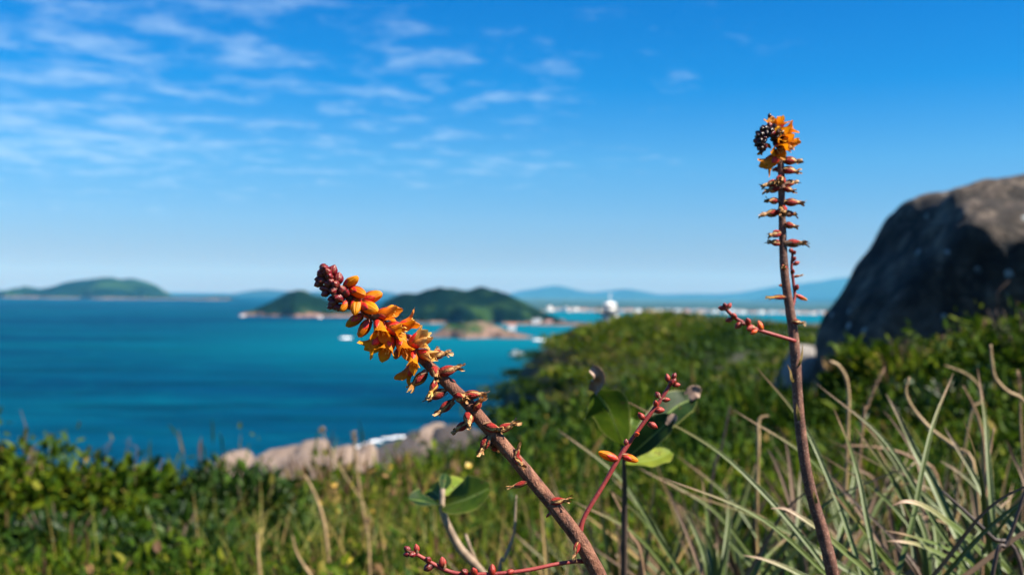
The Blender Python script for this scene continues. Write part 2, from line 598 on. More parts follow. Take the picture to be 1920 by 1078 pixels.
c = mix_col(nd, lk, smooth_range(nd, lk, rip.outputs[0], 0.52, 0.74, 0.0, 0.55), c, (0.0, 0.12, 0.15))
c = mix_col(nd, lk, smooth_range(nd, lk, rip.outputs[0], 0.46, 0.28, 0.0, 0.5), c, (0.0, 0.018, 0.04))
# shallow turquoise lagoon on the landward side of the islands (sandy bottom)
sp = nd.new('ShaderNodeSeparateXYZ'); lk.new(co, sp.inputs[0])
fs = smooth_range(nd, lk, sp.outputs['Y'], 280, 620, 0.0, 0.85)
fx_ = smooth_range(nd, lk, sp.outputs['X'], -300, 0, 0.0, 1.0)
mm = nd.new('ShaderNodeMath'); mm.operation = 'MULTIPLY'
lk.new(fs, mm.inputs[0]); lk.new(fx_, mm.inputs[1])
c = mix_col(nd, lk, mm.outputs[0], c, (0.0, 0.115, 0.165))
wv = noise_node(nd, lk, 0.35, 6, 0.65, mp2.outputs[0])
bp_ = nd.new('ShaderNodeBump'); bp_.inputs['Strength'].default_value = 1.0; bp_.inputs['Distance'].default_value = 1.6
lk.new(wv.outputs[0], bp_.inputs['Height'])
nd.remove(bs)
df = nd.new('ShaderNodeBsdfDiffuse'); lk.new(c, df.inputs['Color']); lk.new(bp_.outputs[0], df.inputs['Normal'])
gl = nd.new('ShaderNodeBsdfGlossy'); gl.inputs['Roughness'].default_value = 0.25; lk.new(bp_.outputs[0], gl.inputs['Normal'])
mx = nd.new('ShaderNodeMixShader'); mx.inputs[0].default_value = 0.015
lk.new(df.outputs[0], mx.inputs[1]); lk.new(gl.outputs[0], mx.inputs[2]); lk.new(mx.outputs[0], out.inputs['Surface'])
SEA = m
mb = MB()
R_SEA = 16500.0
mb.grid(lambda u, w: ((u * 2 - 1) * R_SEA, -400 + w * (R_SEA + 200), 0.0), 12, 12)
tag(link("sea", mb.mesh("sea", [SEA], False)), "blue green sea reaching to the far coast", kind='structure')


# ------------------------------------------------------------------ islands and far land
def mat_land(name, rock, green_a, green_b, rock_top, scale=0.02, clear=None):
    m, nd, lk, bs, out = new_mat(name)
    co = obj_coord(nd)
    g = nd.new('ShaderNodeNewGeometry')
    sp = nd.new('ShaderNodeSeparateXYZ'); lk.new(g.outputs['Position'], sp.inputs[0])
    nz = noise_node(nd, lk, scale, 6, 0.6, co)
    r = ramp(nd, [(0.36, green_a), (0.52, green_b)] + ([(0.64, clear)] if clear else []))
    lk.new(nz.outputs[0], r.inputs[0])
    n2 = noise_node(nd, lk, scale * 1.7, 5, 0.65, co)
    a = nd.new('ShaderNodeMath'); a.operation = 'MULTIPLY_ADD'; a.inputs[1].default_value = rock_top * 2.4
    lk.new(n2.outputs[0], a.inputs[0])
    ng = nd.new('ShaderNodeMath'); ng.operation = 'MULTIPLY'; ng.inputs[1].default_value = -1.0
    lk.new(sp.outputs['Z'], ng.inputs[0]); lk.new(ng.outputs[0], a.inputs[2])
    f = smooth_range(nd, lk, a.outputs[0], rock_top * 0.1, rock_top * 0.7)
    n3 = noise_node(nd, lk, scale * 6, 4, 0.6, co)
    rr = ramp(nd, [(0.35, tuple(x * 0.4 for x in rock)), (0.6, rock)])
    lk.new(n3.outputs[0], rr.inputs[0])
    c = mix_col(nd, lk, f, r.outputs[0], rr.outputs[0])
    lk.new(c, bs.inputs['Base Color'])
    bs.inputs['Roughness'].default_value = 1.0
    bs.inputs['Specular IOR Level'].default_value = 0.0
    add_bump(nd, lk, bs, n3.outputs[0], 1.0, 7.0 if scale < 0.03 else 3.0)
    return m


def ridge(name, prof, d, half, mat, label, seed=0, nt=40, nsamp=150, amp=0.12, kind='structure', fine=0.05):
    """land whose skyline follows prof [(px, py)] at distance d, with a rounded cross-section of half-depth half"""
    xs = np.array([p[0] for p in prof], float); hs = np.array([p[1] for p in prof], float)
    verts, faces = [], []
    s = np.linspace(xs[0], xs[-1], nsamp)
    top = np.interp(s, xs, hs)
    k = np.ones(5) / 5
    top = np.convolve(np.pad(top, 2, mode='edge'), k, 'valid') * 0.6 + top * 0.4
    for i, (px, py) in enumerate(zip(s, top)):
        p = at(px, py, d)
        h = max(p.z, 0.3)
        for j in range(nt + 1):
            t = j / nt * 2 - 1
            shape = max(0.0, math.cos(t * PI / 2)) ** 0.55
            off = t * half * (0.35 + 0.65 * min(1, h / 40 + 0.2))
            q = Vector((p.x * (1 + off / d * 0.6), d + off + noise.noise(Vector((px * .02, seed, 1))) * half * .3, 0))
            n_ = noise.fractal(Vector((q.x / half * 2.2, q.y / half * 2.2, seed)), 1.0, 2.0, 5)
            n2 = noise.noise(Vector((q.x * fine, q.y * fine, seed + 5)))
            n3_ = noise.noise(Vector((q.x * fine * 3, q.y * fine * 3, seed + 9)))
            z = h * shape * (1 + amp * n_ * (1 - 0.55 * shape)) + (n2 * 0.05 + n3_ * .03) * h - 1.2
            verts.append((q.x, q.y, z))
    for i in range(nsamp - 1):
        for j in range(nt):
            a = i * (nt + 1) + j
            faces.append((a, a + nt + 1, a + nt + 2, a + 1))
    me = bpy.data.meshes.new(name)
    me.from_pydata(verts, [], faces)
    me.polygons.foreach_set('use_smooth', [True] * len(me.polygons))
    me.materials.append(mat)
    return tag(link(name, me), label, kind=kind)


LAND_MAIN = mat_land("island_scrub", (0.22, 0.145, 0.115), (0.0012, 0.006, 0.004), (0.003, 0.011, 0.005), 2.6, 0.022, (0.022, 0.05, 0.012))
LAND_SPIT = mat_land("spit_scrub", (0.19, 0.125, 0.10), (0.008, 0.025, 0.008), (0.02, 0.05, 0.012), 6.0, 0.03, (0.20, 0.13, 0.10))
LAND_FAR = mat_land("far_scrub", (0.20, 0.15, 0.12), (0.001, 0.010, 0.006), (0.003, 0.015, 0.007), 4.5, 0.006, (0.02, 0.05, 0.015))
LAND_MTN = mat_land("mountain_forest", (0.04, 0.05, 0.05), (0.002, 0.010, 0.008), (0.003, 0.014, 0.010), 4.0, 0.002)

ridge("island", [(672, 606), (700, 585), (720, 565), (745, 553), (780, 549), (800, 544), (830, 537), (855, 542), (880, 544), (905, 541), (930, 543), (950, 551), (975, 562), (1000, 574), (1030, 588), (1060, 600), (1090, 610)],
      1150, 150, LAND_MAIN, "dark green wooded island hill behind the orange flower spike", 3, amp=0.5)
ridge("rocky_spit_terrain", [(640, 642), (690, 637), (760, 628), (815, 622), (835, 608), (865, 600), (890, 598), (915, 606), (950, 614), (985, 624), (1010, 631), (1022, 637)],
      715, 50, LAND_SPIT, "low rocky spit in front of the wooded island", 8, amp=0.6, nt=22, fine=0.12)
ridge("island_neck_terrain", [(985, 606), (1010, 601), (1050, 601), (1090, 602), (1130, 604), (1160, 608)],
      1020, 40, LAND_MAIN, "low green neck of land running out from the wooded island", 12, amp=0.4, nt=14)
ridge("small_island", [(448, 589), (466, 582), (490, 573), (515, 562), (535, 551), (550, 545), (565, 543), (585, 549), (610, 561), (640, 573), (675, 585), (705, 592)],
      1320, 110, mat_land("small_island_scrub", (0.25, 0.145, 0.115), (0.003, 0.012, 0.006), (0.006, 0.02, 0.007), 4.0, 0.02, (0.05, 0.07, 0.02)),
      "small hilly island with a pinkish rock shore beyond the dark buds", 5, amp=0.5)
ridge("far_hills", [(-160, 548), (-60, 543), (0, 545), (30, 541), (55, 536), (80, 544), (110, 537), (140, 530), (165, 525), (200, 522), (240, 523), (262, 529), (285, 542), (310, 552), (340, 557), (380, 556), (410, 554), (430, 559)],
      3800, 420, LAND_FAR, "hazy headland with a long low hill on the far shore", 7, amp=0.4, fine=0.02)
ridge("far_mountain_ridge", [(300, 556), (350, 553), (400, 552), (430, 553), (465, 546), (500, 543), (535, 546), (580, 548), (630, 545), (665, 540), (700, 543), (740, 550), (800, 556)],
      9500, 900, LAND_MTN, "pale blue ridge rising behind the small island", 9, amp=0.4, fine=0.01)
ridge("distant_mountains", [(px_, 556 + (px_ - 960) * .0122 - (556 + (px_ - 960) * .0122 - py_) * 1.35) for px_, py_ in [(820, 562), (900, 560), (950, 553), (985, 547), (1015, 544), (1045, 540), (1075, 545), (1105, 551), (1140, 549), (1170, 546), (1200, 549), (1235, 554), (1290, 553), (1340, 554), (1385, 552), (1430, 546), (1475, 542), (1520, 540), (1570, 535), (1620, 531), (1700, 528), (1800, 530), (1950, 524), (2100, 530)]],
      14000, 1400, LAND_MTN, "chain of blue mountains along the horizon behind the town", 13, amp=0.4, fine=0.008)
ridge("distant_foothills", [(1020, 571), (1080, 568), (1150, 570), (1230, 566), (1300, 570), (1360, 566), (1420, 562), (1470, 558), (1530, 562), (1600, 559), (1700, 562), (1850, 560), (2050, 566)],
      9000, 900, LAND_MTN, "low blue foothills below the distant mountains", 17, amp=0.5, fine=0.012)
ridge("town_shore_terrain", [(px_, 580.0 + (px_ - 960) * .0122) for px_ in range(960, 2000, 80)],
      1950, 110, mat_land("town_shore_ground", (0.5, 0.42, 0.33), (0.03, 0.06, 0.03), (0.10, 0.12, 0.06), 3.0, 0.02), "low flat shore that carries the far white town", 21, amp=0.3, nt=12)


mb = MB()
PLAIN = mat_land("plain_fields_hazed", (0.10, 0.11, 0.11), (0.02, 0.05, 0.055), (0.035, 0.075, 0.075), 1.0, 0.004)  # land colour made bluish and lighter to imitate distance haze
mb.grid(lambda u, w: ((-30 / F + w * 1300 / F) * (1960 + u * 12500) if True else 0, 1960 + u * 12500, 1.6 + 0.0012 * u * 12500 * w), 24, 24)
tag(link("coastal_plain", mb.mesh("coastal_plain", [PLAIN])), "flat land with haze put into its colour, stretching from the far town to the mountains", kind='structure')


# ------------------------------------------------------------------ rocks
def mat_rock(name, stops, scale, lichen=0.0, stain=0.5, bump=0.05):
    m, nd, lk, bs, out = new_mat(name)
    co = obj_coord(nd)
    n1 = noise_node(nd, lk, scale, 7, 0.62, co, 0.3)
    r = ramp(nd, stops)
    lk.new(n1.outputs[0], r.inputs[0])
    mp = nd.new('ShaderNodeMapping'); mp.inputs['Scale'].default_value = (1, 1, 0.22)
    lk.new(co, mp.inputs['Vector'])
    n2 = noise_node(nd, lk, scale * 1.3, 5, 0.6, mp.outputs[0], 0.4)
    c = mix_col(nd, lk, smooth_range(nd, lk, n2.outputs[0], 0.42, 0.66, 0.0, stain), r.outputs[0], tuple(x * 0.3 for x in stops[0][1]))
    if lichen:
        vo = nd.new('ShaderNodeTexVoronoi')
        vo.inputs['Scale'].default_value = lichen
        lk.new(co, vo.inputs['Vector'])
        rnd = nd.new('ShaderNodeSeparateColor'); lk.new(vo.outputs['Color'], rnd.inputs[0])
        nz = noise_node(nd, lk, lichen * 4, 4, 0.7, co)
        a = nd.new('ShaderNodeMath'); a.operation = 'MULTIPLY_ADD'; a.inputs[1].default_value = 0.35
        lk.new(nz.outputs[0], a.inputs[0]); lk.new(vo.outputs['Distance'], a.inputs[2])
        f1 = smooth_range(nd, lk, a.outputs[0], 0.30, 0.37, 1.0, 0.0)
        f2 = smooth_range(nd, lk, rnd.outputs[0], 0.50, 0.56)
        mu = nd.new('ShaderNodeMath'); mu.operation = 'MULTIPLY'
        lk.new(f1, mu.inputs[0]); lk.new(f2, mu.inputs[1])
        c = mix_col(nd, lk, mu.outputs[0], c, (0.42, 0.46, 0.46))
        ve = nd.new('ShaderNodeTexVoronoi'); ve.feature = 'DISTANCE_TO_EDGE'; ve.inputs['Scale'].default_value = 0.55
        wc = nd.new('ShaderNodeVectorMath'); wc.operation = 'ADD'
        wn2 = noise_node(nd, lk, 1.5, 4, .6, co)
        lk.new(co, wc.inputs[0]); lk.new(wn2.outputs['Color'], wc.inputs[1]); lk.new(wc.outputs[0], ve.inputs['Vector'])
        c = mix_col(nd, lk, smooth_range(nd, lk, ve.outputs['Distance'], 0.004, 0.022, 0.85, 0.0), c, (0.008, 0.006, 0.005))
    lk.new(c, bs.inputs['Base Color'])
    bs.inputs['Roughness'].default_value = 0.85
    n4 = noise_node(nd, lk, scale * 5, 6, 0.7, co)
    add_bump(nd, lk, bs, n4.outputs[0], 1.0, bump)
    return m


def rock_mesh(name, planes, mat, sub=5, seed=0, rough=0.05, k=14.0, scale=1.0, freq=1.2):
    """convex block cut by planes [(normal, distance)] with worn edges and noise relief"""
    import bmesh
    bm = bmesh.new()
    bmesh.ops.create_icosphere(bm, subdivisions=sub, radius=1.0)
    pl = [(Vector(n).normalized(), d) for n, d in planes]
    for v in bm.verts:
        n = v.co.normalized()
        acc = 0.0
        for pn, d in pl:
            c = n.dot(pn)
            if c > 0.02:
                acc += (c / d) ** k
        r = acc ** (-1.0 / k)
        p = n * r
        f = noise.fractal(p * freq + Vector((seed, seed * 2, 0)), 1.0, 2.0, 5)
        g = noise.noise(p * freq * 0.5 + Vector((0, seed, 7)))
        v.co = p * (1 + rough * f + rough * 0.8 * g) * scale
    me = bpy.data.meshes.new(name)
    bm.to_mesh(me)
    bm.free()
    me.polygons.foreach_set('use_smooth', [True] * len(me.polygons))
    me.materials.append(mat)
    return me


BOULDER = mat_rock("boulder_granite", [(0.34, (0.016, 0.012, 0.010)), (0.46, (0.05, 0.038, 0.029)), (0.54, (0.12, 0.09, 0.068)), (0.66, (0.26, 0.20, 0.15))], 3.0, 4.2, 0.5, 0.1)
o = link("boulder", rock_mesh("boulder", [
    ((-0.86, -0.10, 0.50), 0.95), ((-0.10, -0.88, -0.42), 1.02), ((-0.66, -0.72, -0.05), 1.08), ((-0.06, -0.52, 0.85), 1.20), ((-0.14, 0.12, 0.97), 1.22),
    ((1, 0, .15), 2.3), ((0, 1, .1), 1.5), ((-1, 0, 0.12), 1.33), ((0, 0, -1), 1.3), ((-0.5, 0.7, 0.4), 1.35), ((0.5, -0.2, 0.85), 1.75)], BOULDER, 6, 4, 0.06, 24, 1.0, 1.7))
o.location = at(1838, 562, 10.5)
tag(o, "huge dark weathered boulder with pale lichen spots rising behind the shrubs", "boulder")
ROCK_GREY = mat_rock("small_rock_grey", [(0.3, (0.12, 0.11, 0.10)), (0.7, (0.34, 0.31, 0.28))], 2.0, 0, 0.4, 0.03)
o = link("rock", rock_mesh("rock", [((-.9, -.2, .4), .42), ((0, -1, 0), .4), ((.1, -.3, .95), .30), ((1, 0, .1), .6), ((0, 1, 0), .5), ((0, 0, -1), .5), ((-.5, -.7, .5), .42)], ROCK_GREY, 4, 9, 0.07))
o.scale = (.55, .55, .6)
o.location = at(1522, 688, 12.6)
tag(o, "low grey rock at the foot of the huge boulder", "rock")

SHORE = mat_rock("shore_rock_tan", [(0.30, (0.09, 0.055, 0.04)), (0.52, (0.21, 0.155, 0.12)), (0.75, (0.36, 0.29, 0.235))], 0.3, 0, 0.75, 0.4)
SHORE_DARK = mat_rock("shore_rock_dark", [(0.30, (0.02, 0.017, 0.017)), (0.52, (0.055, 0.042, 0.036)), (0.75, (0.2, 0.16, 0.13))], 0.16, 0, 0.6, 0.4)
# (pixel x, pixel y of the crest, distance, width m, height m, material, label)
SHORE_ROCKS = [
    (437, 852, 186, 9, 4.5, SHORE, "brown shore rock standing out of the surf at the end of the rocks"),
    (512, 850, 190, 10, 5.5, SHORE, "rounded brown shore rock behind the leafy bushes"),
    (548, 837, 192, 11, 7.5, SHORE, "highest dome of the tan shore rocks"),
    (588, 846, 189, 10, 6.5, SHORE, "pale slab of shore rock under the two red figures"),
    (623, 847, 192, 9, 6.5, SHORE, "pinkish shore rock below the tall grass plume"),
    (662, 836, 196, 10, 7, SHORE, "pinkish shore rock beside the white surf"),
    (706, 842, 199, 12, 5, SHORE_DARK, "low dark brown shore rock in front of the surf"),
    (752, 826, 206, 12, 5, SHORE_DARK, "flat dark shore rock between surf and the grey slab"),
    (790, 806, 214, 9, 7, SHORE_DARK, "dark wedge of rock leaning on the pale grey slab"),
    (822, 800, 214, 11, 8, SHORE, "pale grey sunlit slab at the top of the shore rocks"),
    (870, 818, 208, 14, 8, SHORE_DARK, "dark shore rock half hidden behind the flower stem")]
for i, (px, py, d, w, h, mt, lab) in enumerate(SHORE_ROCKS):
    rr_ = random.Random(40 + i)
    pls = []
    for k in range(9):
        a = k / 9 * 2 * PI + rr_.uniform(-.3, .3)
        pls.append(((math.cos(a), math.sin(a), rr_.uniform(-.1, .55)), rr_.uniform(.75, 1.05)))
    pls += [((rr_.uniform(-.3, .3), rr_.uniform(-.5, -.1), 1), rr_.uniform(.7, .85)), ((0, 0, -1), 1.6)]
    o = link("shore_rock", rock_mesh("shore_rock", pls, mt, 4, i * 3.1, 0.09, 10))
    hc = h * .72
    d = (HZ - hc) * F / (py - 553 - (px - 960) * math.tan(ROLL))
    p = at(px, py, d)
    o.scale = (w * 0.55, w * 0.7, h)
    o.location = (p.x, p.y, p.z - h * 1.0)
    o.rotation_euler = (0, 0, rr_.uniform(-.5, .5))
    tag(o, lab, "rock")

ridge("rock_shelf_terrain", [(400, 872), (440, 862), (500, 858), (560, 852), (620, 853), (680, 850), (730, 842), (790, 828), (850, 816), (900, 818), (960, 830)], 172, 9, SHORE, "low continuous shelf of pale rock along the shore below the bushes", 31, amp=.5, nt=16, fine=.5)
# surf: lumpy foam lying on the water
FOAM = mat_plain("surf_foam", [(0.3, (0.72, 0.76, 0.80)), (0.6, (0.86, 0.88, 0.90))], 0.6, 0.8, 0.6, 0.2)
mb = MB()
foam_spots = [(445, 867, 2.0, 1.0), *[(px_, 838 - (px_ - 676) * .26 + random.uniform(-3, 3), random.uniform(.3, .8), random.uniform(.08, .2)) for px_ in range(674, 764, 7)],
              (790, 818, 3, 1.0), (600, 846, 4, 1.0)]
for k, (px, py, rx, ry) in enumerate(foam_spots):
    d = HZ / ((py - 553 - (px - 960) * math.tan(ROLL)) / F)
    c0 = Vector(((px - 960) / F * d, d, 0.1))

    def fn(u, w, c0=c0, rx=rx, ry=ry, k=k):
        a = w * 2 * PI
        r = u * (1 + 0.45 * noise.noise(Vector((math.cos(a) * 2, math.sin(a) * 2, k * 3.3))))
        x, y = math.cos(a) * r * rx, math.sin(a) * r * ry * 3.0
        z = 0.4 * (1 - u * u) * (0.6 + 0.8 * noise.noise(Vector((x * .8, y * .8, k))))
        return (c0.x + x, c0.y + y, c0.z + z)
    mb.grid(fn, 6, 18, 0, True)
for (px, py, d, rx, ry) in [(648, 641, 655, 4, 1.2), (455, 591, 1230, 4, 1), (600, 593, 1190, 3, 1), (1010, 638, 662, 4, 1)]:
    p = at(px, py, d)
    mb.grid(lambda u, w, p=p, rx=rx, ry=ry: (p.x + math.cos(w * 2 * PI) * u * rx * (1 + .3 * math.sin(w * 19)), p.y + math.sin(w * 2 * PI) * u * ry * 3, 0.15 + 0.9 * (1 - u * u)), 4, 16, 0, True)
tag(link("surf_foam", mb.mesh("surf_foam", [FOAM])), "white surf breaking around the shore rocks", kind='stuff')

# ------------------------------------------------------------------ lighthouse
WHITE = mat_plain("white_paint", [(0.3, (0.72, 0.72, 0.70)), (0.7, (0.83, 0.83, 0.81))], 1.5, 0.6, 0.1, 0.01)
DARKMETAL = mat_plain("dark_metal", [(0.3, (0.03, 0.035, 0.03)), (0.7, (0.07, 0.075, 0.065))], 3.0, 0.5, 0.1, 0.01)
GLASS = mat_plain("lantern_glass", [(0.3, (0.05, 0.08, 0.10)), (0.7, (0.10, 0.14, 0.16))], 1.0, 0.1, 0.0)
LD = 140.0
lp = at(1143, 606, LD)
lx, ly = lp.x, LD
base_z = float(ground(lx, ly)[0]) - 0.4
z_gal = at(1143, 588, LD).z
z_top = at(1143, 566, LD).z
z_rod = at(1143, 549, LD).z
lh = empty("lighthouse", (lx, ly, base_z), "white round lighthouse with a dark gallery behind the green headland", "lighthouse")
mb = MB()
hgt = z_gal - base_z
mb.tube([(lx, ly, base_z + hgt * t) for t in (0, .25, .5, .75, 1)], [1.75, 1.55, 1.38, 1.25, 1.16], 28)
link("tower", mb.mesh("tower", [WHITE]), lh)
mb = MB()
mb.tube([(lx - .35, ly, z_gal), (lx - .35, ly, z_gal + .16)], [1.62, 1.62], 28)
gal = link("gallery", mb.mesh("gallery", [DARKMETAL], False), lh)
for k in range(14):
    a = k / 14 * 2 * PI
    mb = MB()
    mb.tube([(lx - .35 + 1.52 * math.cos(a), ly + 1.52 * math.sin(a), z_gal + .15), (lx - .35 + 1.52 * math.cos(a), ly + 1.52 * math.sin(a), z_gal + 1.0)], [.04, .04], 6)
    link("railing_post", mb.mesh("railing_post", [DARKMETAL]), gal)
for zz in (.6, 1.0):
    mb = MB()
    mb.tube([(lx - .35 + 1.52 * math.cos(k / 24 * 2 * PI), ly + 1.52 * math.sin(k / 24 * 2 * PI), z_gal + zz) for k in range(25)], [.035] * 25, 6)
    link("handrail", mb.mesh("handrail", [DARKMETAL]), gal)
mb = MB()
zl = z_gal + .16
mb.tube([(lx, ly, zl), (lx, ly, zl + .7)], [.86, .86], 24)
lan = link("lantern_room", mb.mesh("lantern_room", [WHITE]), lh)
mb = MB()
mb.tube([(lx, ly, zl + .7), (lx, ly, z_top - .45)], [.74, .74], 16)
link("lantern_glass", mb.mesh("lantern_glass", [GLASS], False), lan)
for k in range(8):
    a = k / 8 * 2 * PI
    mb = MB()
    mb.tube([(lx + .78 * math.cos(a), ly + .78 * math.sin(a), zl + .7), (lx + .78 * math.cos(a), ly + .78 * math.sin(a), z_top - .45)], [.07, .07], 6)
    link("glazing_bar", mb.mesh("glazing_bar", [WHITE]), lan)
mb = MB()
mb.tube([(lx, ly, z_top - .45), (lx, ly, z_top - .36), (lx, ly, z_top - .12), (lx, ly, z_top)], [.98, .95, .55, .15], 24)
roof = link("roof", mb.mesh("roof", [WHITE]), lh)
mb = MB()
mb.tube([(lx, ly, z_top - .02), (lx, ly, z_rod)], [.07, .05], 8)
link("lightning_rod", mb.mesh("lightning_rod", [WHITE]), roof)

# ------------------------------------------------------------------ far town: one object per building
WALLS = [mat_plain("town_wall_%s" % n, [(0.3, tuple(x * .9 for x in c)), (0.7, c)], 0.2, 0.8, 0.0) for n, c in
         (("white", (.80, .80, .78)), ("cream", (.72, .64, .52)), ("pink", (.68, .50, .43)))]
ROOFS = [mat_plain("town_roof_%s" % n, [(0.3, tuple(x * .8 for x in c)), (0.7, c)], 0.3, 0.8, 0.0) for n, c in
         (("tile", (.42, .17, .10)), ("grey", (.45, .44, .42)))]
WIN = mat_plain("town_window", [(0.3, (.04, .06, .08)), (0.7, (.08, .1, .13))], 1.0, 0.2, 0.0)


def house_proto(w, dp, h, gable, wall, roofm):
    mw = MB(); mw.box((0, 0, h / 2 - 1.0), (w, dp, h + 2.0))
    mr = MB()
    if gable:
        rh = w * .22
        a, b = w / 2 + .5, dp / 2 + .5
        P = [(-a, -b, h), (a, -b, h), (a, b, h), (-a, b, h), (-a, 0, h + rh), (a, 0, h + rh)]
        for q in ((0, 1, 5, 4), (2, 3, 4, 5), (1, 2, 5), (3, 0, 4), (0, 3, 2, 1)):
            mr.tri([P[k] for k in q])
    else:
        mr.box((0, 0, h + .35), (w + .5, dp + .5, .6))
        mr.box((w * .2, 0, h + 1.5), (w * .25, dp * .4, 1.7))
    mn = MB()
    for fl in range(max(1, int(h // 3))):
        for k in range(int(w // 3.2)):
            mn.box((-w / 2 + 1.9 + k * 3.2, -dp / 2 - .03, 1.7 + fl * 3.0), (1.4, .14, 1.3))
    return (mw.mesh("wall", [wall], False), mr.mesh("roof", [roofm], False), mn.mesh("windows", [WIN], False))


protos = [house_proto(10, 9, 5.5, True, WALLS[0], ROOFS[0]), house_proto(13, 10, 6.5, True, WALLS[1], ROOFS[0]), house_proto(16, 12, 9.5, False, WALLS[0], ROOFS[1]),
          house_proto(12, 12, 15.5, False, WALLS[0], ROOFS[1]), house_proto(9, 9, 4.5, True, WALLS[2], ROOFS[0])]
PRLAB = ["small white house with a tiled roof in the far white town", "wide cream house with a tiled roof in the far white town", "flat roofed white block in the far white town",
         "taller flat roofed white block in the far white town", "small pink house with a tiled roof in the far white town"]
rt = random.Random(5)
for i in range(96):
    px = 1028 + (i + rt.random() * .8) / 96 * 560
    if i > 90:
        px += 20
    dd = rt.uniform(1865, 1960)
    k = rt.choices(range(5), (5, 3, 4, 1.2, 2))[0]
    e = empty("town_building", ((px - 960) / F * dd, dd, 1.3), PRLAB[k], "building", "buildings of the far white town")
    for mesh_, nm in zip(protos[k], ("wall", "roof", "windows")):
        q = bpy.data.objects.new(nm, mesh_)
        if nm == "windows":
            q["kind"] = "stuff"
        COL.objects.link(q)
        q.parent = e
    e.rotation_euler = (0, 0, rt.uniform(-.4, .4))
    e.scale = (.62, .62, .5)
# houses among the rocks of the wooded island
for px, py, d, k, lab in ((960, 614, 760, 0, "single white house standing on the grassy rocky spit"), (1006, 606, 1010, 2, "white block by the water at the foot of the wooded island"),
                          (1030, 606, 1008, 0, "small white house by the water next to the white block")):
    p = at(px, py, d)
    e = empty("island_house", (p.x, d, p.z - 1.0), lab, "house")
    e.scale = (.55, .55, .55)
    for mesh_, nm in zip(protos[k], ("wall", "roof", "windows")):
        q = bpy.data.objects.new(nm, mesh_)
        if nm == "windows":
            q["kind"] = "stuff"
        COL.objects.link(q)
        q.parent = e


# ------------------------------------------------------------------ boats
def boat(px, py, L, rot, label):
    d = HZ / ((py - 553 - (px - 960) * math.tan(ROLL)) / F)
    e = empty("motorboat", ((px - 960) / F * d, d, 0), label, "boat")
    mh = MB()

    def hull(u, w):
        a = (w - .5) * PI
        wd = .17 * L * (1 - max(0, (u - .45) / .55) ** 2.2)
        return ((u - .5) * L, math.sin(a) * wd, .02 * L + .13 * L * (1 - math.cos(a) ** .6 * 1.25) + .06 * L * u * u)
    mh.grid(hull, 14, 12)
    mh.grid(lambda u, w: ((u - .5) * L, (w - .5) * .33 * L * (1 - max(0, (u - .45) / .55) ** 2.2), .125 * L + .05 * L * u * u), 14, 2)
    h = link("hull", mh.mesh("hull", [WHITE])); h.parent = e
    mc = MB(); mc.box((-.02 * L, 0, .2 * L), (.34 * L, .2 * L, .16 * L)); mc.box((-.03 * L, 0, .29 * L), (.38 * L, .23 * L, .025 * L))
    c_ = link("cabin", mc.mesh("cabin", [WHITE], False)); c_.parent = e
    mg = MB(); mg.box((-.02 * L, 0, .23 * L), (.345 * L, .205 * L, .06 * L))
    g_ = link("window", mg.mesh("window", [GLASS], False)); g_.parent = c_
    e.rotation_euler = (0, 0, rot)


boat(970, 666, 7.5, 0.35, "small white motorboat beside the headland")
boat(572, 594, 12.0, 0.1, "white boat lying off the pinkish shore of the small island")


